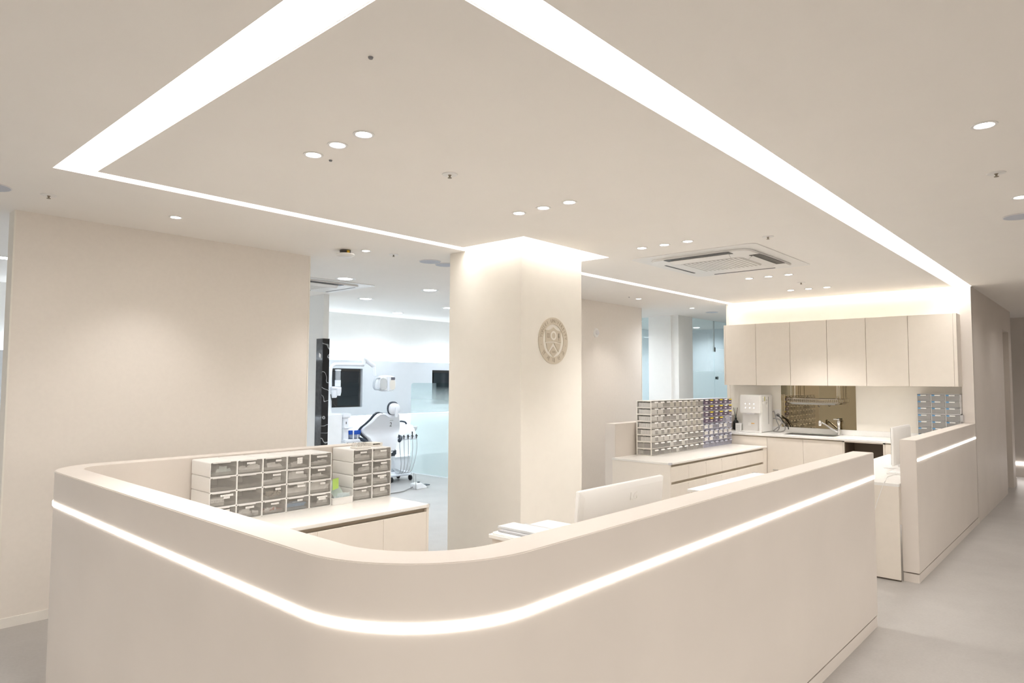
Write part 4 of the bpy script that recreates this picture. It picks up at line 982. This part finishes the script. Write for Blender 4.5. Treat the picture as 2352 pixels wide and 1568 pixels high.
# ------------------------------------------------------------------ dental chair (faces +Y)
dc = thing('dental_chair', 'white dental chair seen from behind with navy cushions and the number 2', 'dental chair', (6.005, 8.3, 0))
half = [(0, 1.040), (.035, 1.042), (.07, 1.058), (.105, 1.082), (.145, 1.092), (.178, 1.084), (.205, 1.055), (.24, .995), (.28, .94), (.318, .895), (.335, .86), (.332, .825), (.305, .78), (.265, .735), (.235, .68), (.215, .62), (.20, .56), (.17, .51), (.09, .50), (0, .497)]
outl = [(x, z) for x, z in half] + [(-x, z) for x, z in half[-2:0:-1]]
def backy(dx, z): return 7.75 + 1.62 * dx * dx - .16 * (z - .85)
def sect(scale, dy, zc=.86): return [(6.005 + dx * scale, backy(dx, z) + dy, zc + (z - zc) * scale) for dx, z in outl]
def shell_mb(levels):
    mb = MB(); n = len(outl); secs = [sect(s, d) for s, d in levels]
    mb.add([p for q in secs for p in q], [(i * n + k, i * n + (k + 1) % n, (i + 1) * n + (k + 1) % n, (i + 1) * n + k) for i in range(len(secs) - 1) for k in range(n)])
    for sec, rev in ((secs[0], 0), (secs[-1], 1)):   # caps as strips between mirrored points so the curve is kept
        m = n // 2
        f = [(k, k + 1, (n - k - 1) % n, (n - k) % n) for k in range(0, m)]
        f = [tuple(dict.fromkeys(q)) for q in f]; mb.add(sec, [q for q in f if len(q) > 2])
    return mb
bs = obj('backrest', shell_mb([(.93, -.022), (.975, -.012), (1.0, .01), (1.0, .03)]), M_DESKW, dc, smooth=True)
obj('back_cushion', shell_mb([(1.0, .031), (1.06, .038), (1.075, .06), (1.0, .09)]), M_NAVY, dc, smooth=True)
sub('number', xf(text_mb('2', .085, .002), Matrix.Translation((6.012, 7.722, .925)) @ Matrix.Rotation(R(9), 4, 'X')), M_DARK, bs)
sub('print', xf(MB().box(-.03, .03, 0, .002, -.003, .003), Matrix.Translation((6.018, 7.712, .985))), mat('grey_print', (.35, .37, .40), .5), bs)
def ell(cx, cz, a, b, y, n=20, p=2.4):
    return [(cx + a * math.copysign(abs(math.cos(2 * PI * k / n)) ** (2 / p), math.cos(2 * PI * k / n)), y, cz + b * math.copysign(abs(math.sin(2 * PI * k / n)) ** (2 / p), math.sin(2 * PI * k / n))) for k in range(n)]
obj('headrest', MB().loft([ell(6.05, 1.148, .06, .055, 7.655), ell(6.048, 1.148, .085, .078, 7.670), ell(6.045, 1.148, .092, .084, 7.70)]), M_DESKW, dc, smooth=True)
obj('head_cushion', MB().loft([ell(6.045, 1.152, .096, .090, 7.701), ell(6.042, 1.155, .104, .100, 7.718), ell(6.04, 1.155, .09, .085, 7.738)]), M_NAVY, dc, smooth=True)
obj('headrest_bracket', MB().box(6.022, 6.075, 7.638, 7.656, 1.03, 1.175), M_DESKW, dc, bevel=.008)
obj('seat', MB().loft([[(6.005 + sx_ * w, y, z) for sx_, z in ((-1, .46), (1, .46), (1, .56), (-1, .56))] for y, w in ((7.82, .2), (8.1, .27), (8.6, .25), (9.0, .2))]), M_NAVY, dc, bevel=.02)
obj('leg_rest', MB().box(5.83, 6.18, 8.95, 9.12, .36, .50), M_NAVY, dc, bevel=.03)
obj('under_frame', MB().box(5.83, 6.18, 7.95, 8.8, .38, .455), M_DESKW, dc, bevel=.02)
obj('lift_column', MB().box(5.87, 6.14, 8.15, 8.5, .06, .38), M_DESKW, dc, bevel=.03)
obj('base_plate', MB().prism(rrect(5.78, 6.23, 7.95, 8.95, .08), 0, .06), M_DESKW, dc, bevel=.01)
for s in (-1, 1):
    x = 6.005 + s * .33
    obj('armrest', MB().tube(smoothpath([(x - s * .06, 7.86, .66), (x, 7.90, .715), (x + s * .02, 8.05, .73), (x + s * .02, 8.35, .73)], 4), [.02] + [.026] * 12, 10), M_NAVY, dc, smooth=True)

# cuspidor unit with lamp pole
cu_ = thing('cuspidor_unit', 'white water unit with a blue glass bowl and the lamp pole beside the dental chair', 'dental unit', (5.4, 8.1, 0))
obj('cabinet', MB().box(5.10, 5.40, 8.0, 8.36, 0, 1.095), M_DENTW, cu_, bevel=.02)
obj('cup_tower', MB().box(5.405, 5.50, 8.0, 8.12, .72, 1.03), M_DESKW, cu_, bevel=.01)
obj('tower_head', MB().box(5.40, 5.53, 7.99, 8.13, 1.03, 1.09), M_DESKW, cu_, bevel=.008)
obj('cup_shelf', MB().prism(rrect(5.40, 5.56, 7.98, 8.13, .03), .888, .902), M_DESKW, cu_)
obj('dark_button', MB().box(5.448, 5.458, 7.997, 8.0, .945, .978), M_DARK, cu_)
bw_ = obj('bowl', MB().lathe([(.05, -.10), (.09, -.08), (.10, -.02), (.105, .02), (.100, .02), (.094, -.02), (.084, -.075), (.04, -.09)], (5.60, 8.04, .83), 26), mat('bowl_grey', (.40, .46, .60), .1, alpha=.75), cu_, smooth=True)
sub('blue_band', MB().lathe([(.1065, .016), (.1075, -.005), (.103, -.04), (.101, -.04), (.104, -.004), (.104, .018)], (5.60, 8.04, .838), 26), M_COOLB, bw_, smooth=True)
obj('instrument_shelf', MB().box(5.395, 5.73, 7.93, 8.13, .69, .735), M_DESKW, cu_, bevel=.012)
for x in (5.54, 5.61): obj('suction_nozzle', MB().tube([(x, 7.95, .735), (x, 7.95, .86)], .010, 8), M_DESKW, cu_)
obj('hoses', MB().tube([(5.46, 7.97, .69), (5.47, 7.99, .4), (5.40, 8.1, .2)], .009, 6).tube([(5.56, 7.97, .69), (5.56, 7.99, .4), (5.42, 8.1, .2)], .009, 6), M_CORD, cu_)
obj('pole', MB().tube(smoothpath([(5.25, 8.1, 1.09), (5.25, 8.1, 1.4), (5.25, 8.1, 1.66), (5.262, 8.1, 1.73), (5.30, 8.1, 1.768), (5.36, 8.1, 1.776), (5.6, 8.1, 1.778), (5.80, 8.1, 1.778)], 5), .024, 12), M_DESKW, cu_, smooth=True)
obj('cup_filter', MB().lathe([(.04, 0), (.04, .085), (.036, .085)], (5.345, 8.06, 1.47), 18), M_DESKW, cu_, smooth=True)
obj('filter_glass', MB().lathe([(.036, .0), (.036, .13), (.034, .13)], (5.345, 8.06, 1.555), 18), mat('filter_clear', (.52, .55, .58), .1, alpha=.55), cu_, smooth=True)
obj('filter_cap', MB().lathe([(.041, 0), (.041, .018), (0, .02)], (5.345, 8.06, 1.685), 18), M_DESKW, cu_, smooth=True)
obj('holder', MB().box(5.235, 5.39, 8.03, 8.12, 1.43, 1.468).box(5.25, 5.33, 8.04, 8.11, 1.31, 1.43), M_DESKW, cu_, bevel=.01)
obj('cup_bracket', MB().lathe([(.03, -.05), (.04, 0), (.04, .05)], (5.35, 8.05, 1.39), 14), M_DESKW, cu_, smooth=True)
obj('cord', MB().tube(smoothpath([(5.24, 8.07, 1.36), (5.26, 8.05, 1.25), (5.32, 8.04, 1.18)]), .005, 6), M_DARK, cu_)
obj('dark_monitor_arm', MB().box(5.29, 5.37, 8.10, 8.13, 1.20, 1.33), M_DARK, cu_)
am = obj('swing_arm', MB().tube([(5.79, 8.08, 1.78), (5.79, 8.08, 1.88)], .026, 12).tube([(5.80, 8.08, 1.865), (5.96, 8.06, 1.755)], [.036, .032], 10).tube([(5.945, 8.06, 1.77), (5.962, 8.05, 1.62)], .026, 10), M_DESKW, cu_, smooth=True)
lp = obj('lamp_head', MB().loft([ell(6.135, 1.51, .145, .10, 7.955, 24, 3), ell(6.135, 1.51, .163, .118, 7.98, 24, 3), ell(6.135, 1.51, .165, .120, 8.03, 24, 3), ell(6.135, 1.51, .11, .08, 8.07, 24, 3)]), mat('lamp_shell', (.80, .82, .84), .15, coat=.5), cu_, smooth=True)
sub('reflector', MB().loft([ell(6.05, 1.50, .065, .085, 7.9535, 16, 3), ell(6.05, 1.50, .06, .08, 7.953, 16, 3)]), mat('reflector_grey', (.62, .64, .66), .12, .7), lp)
sub('reflector', MB().loft([ell(6.215, 1.49, .05, .075, 7.9535, 16, 3), ell(6.215, 1.49, .047, .07, 7.953, 16, 3)]), mat('amber_reflector', (.72, .68, .62), .3), lp)
sub('dark_window', MB().box(6.185, 6.255, 7.951, 7.954, 1.56, 1.60), mat('lens_dark', (.10, .10, .13), .1), lp)
sub('divider', MB().box(6.115, 6.15, 7.945, 7.956, 1.40, 1.61), M_DESKW, lp, bevel=.003)
obj('lamp_handle', MB().tube(smoothpath([(5.99, 7.97, 1.59), (5.915, 7.955, 1.58), (5.875, 7.95, 1.51), (5.895, 7.955, 1.435), (5.985, 7.97, 1.425)], 5), .016, 10), mat('handle_grey', (.52, .57, .62), .4), cu_, smooth=True)

# delivery cart
def cart(label, dx, dy):
    t = thing('delivery_cart', label, 'dental cart', (6.70 + dx, 8.3 + dy, 0), world_parts=True)
    o = t['_o']; t['_o'] = (o[0] - dx, o[1] - dy, 0)
    obj('tray_body', MB().prism([(8.18, .64), (8.18, .66), (8.26, .80), (8.30, .855), (8.62, .855), (8.62, .76), (8.25, .63)], 6.50, 6.90, 0), M_DESKW, t, bevel=.008)
    obj('side_handle', MB().tube(smoothpath([(6.72, 8.50, .86), (6.78, 8.48, .905), (6.86, 8.46, .895), (6.89, 8.45, .862)], 4), .014, 8), M_NAVY, t, smooth=True)
    obj('glove_holder', MB().lathe([(.01, -.06), (.05, 0), (.05, .03), (.0, .03)], (6.925, 8.30, .80), 12), mat('frosted_cup', (.72, .76, .78), .4), t, smooth=True)
    obj('column', MB().box(6.55, 6.66, 8.42, 8.58, .12, .76), M_DESKW, t, bevel=.02)
    obj('base', MB().loft([[(x, y, z) for y, z in ((8.25, .08), (8.6, .08), (8.56, .14), (8.30, .14))] for x in (6.44, 6.86)]), M_DESKW, t, bevel=.02)
    for x, y in ((6.47, 8.28), (6.84, 8.28), (6.84, 8.58), (6.47, 8.58)): obj('caster', MB().lathe([(.02, -.018), (.04, -.012), (.04, .012), (.02, .018)], (x, y, .04), 14, 0), M_DARK, t, smooth=True)
    for k in range(5):
        x = 6.53 + k * .083
        hp = obj('handpiece', MB().tube([(x, 8.165, .655), (x + .012, 8.185, .715 + .045 * (k == 3))], [.007, .010], 8).tube([(x - .012, 8.175, .70), (x + .026, 8.172, .69)], .007, 6), M_DARK, t)
        sub('hose', MB().tube(smoothpath([(x, 8.165, .655), (x - .005, 8.15, .5), (x + .015 - .02 * k, 8.14, .28), (x - .06 * (k - 1) * .6, 8.22, .13), (6.60, 8.45, .2)], 6), .006, 6), mat('hose_grey', (.50, .52, .54), .5), hp, smooth=True)
cart('white wheeled delivery cart with hanging handpiece hoses beside the dental chair', 0, 0)
cart('white wheeled cart blurred behind the frosted glass screen', 1.55, .15)
fc = thing('foot_control', 'white dental foot pedal with cable on the treatment room floor', 'foot pedal', (6.42, 7.54, 0))
obj('body', MB().loft([[(x, y, z) for y, z in ((7.48, 0), (7.64, 0), (7.63, h), (7.49, h))] for x, h in ((6.30, .075), (6.40, .085), (6.50, .03))]), M_DENTW, fc, bevel=.008)
obj('pedal', MB().box(6.46, 6.57, 7.50, 7.60, .035, .045), M_NAVY, fc, bevel=.003)
obj('button', MB().lathe([(.02, 0), (.02, .012)], (6.40, 7.56, .082), 12), M_DARK, fc)
obj('wire_guard', MB().tube([(6.29, 7.49, .0), (6.29, 7.49, .22), (6.36, 7.62, .22), (6.36, 7.62, .06)], .004, 6), M_STEEL, fc)
obj('cable', MB().tube(smoothpath([(6.29, 7.56, .03), (6.15, 7.52, .012), (6.0, 7.46, .010), (5.8, 7.45, .010)]), .008, 6), M_CORD, fc)

for o in list(bpy.data.objects):
    if '_o' in o: del o['_o']
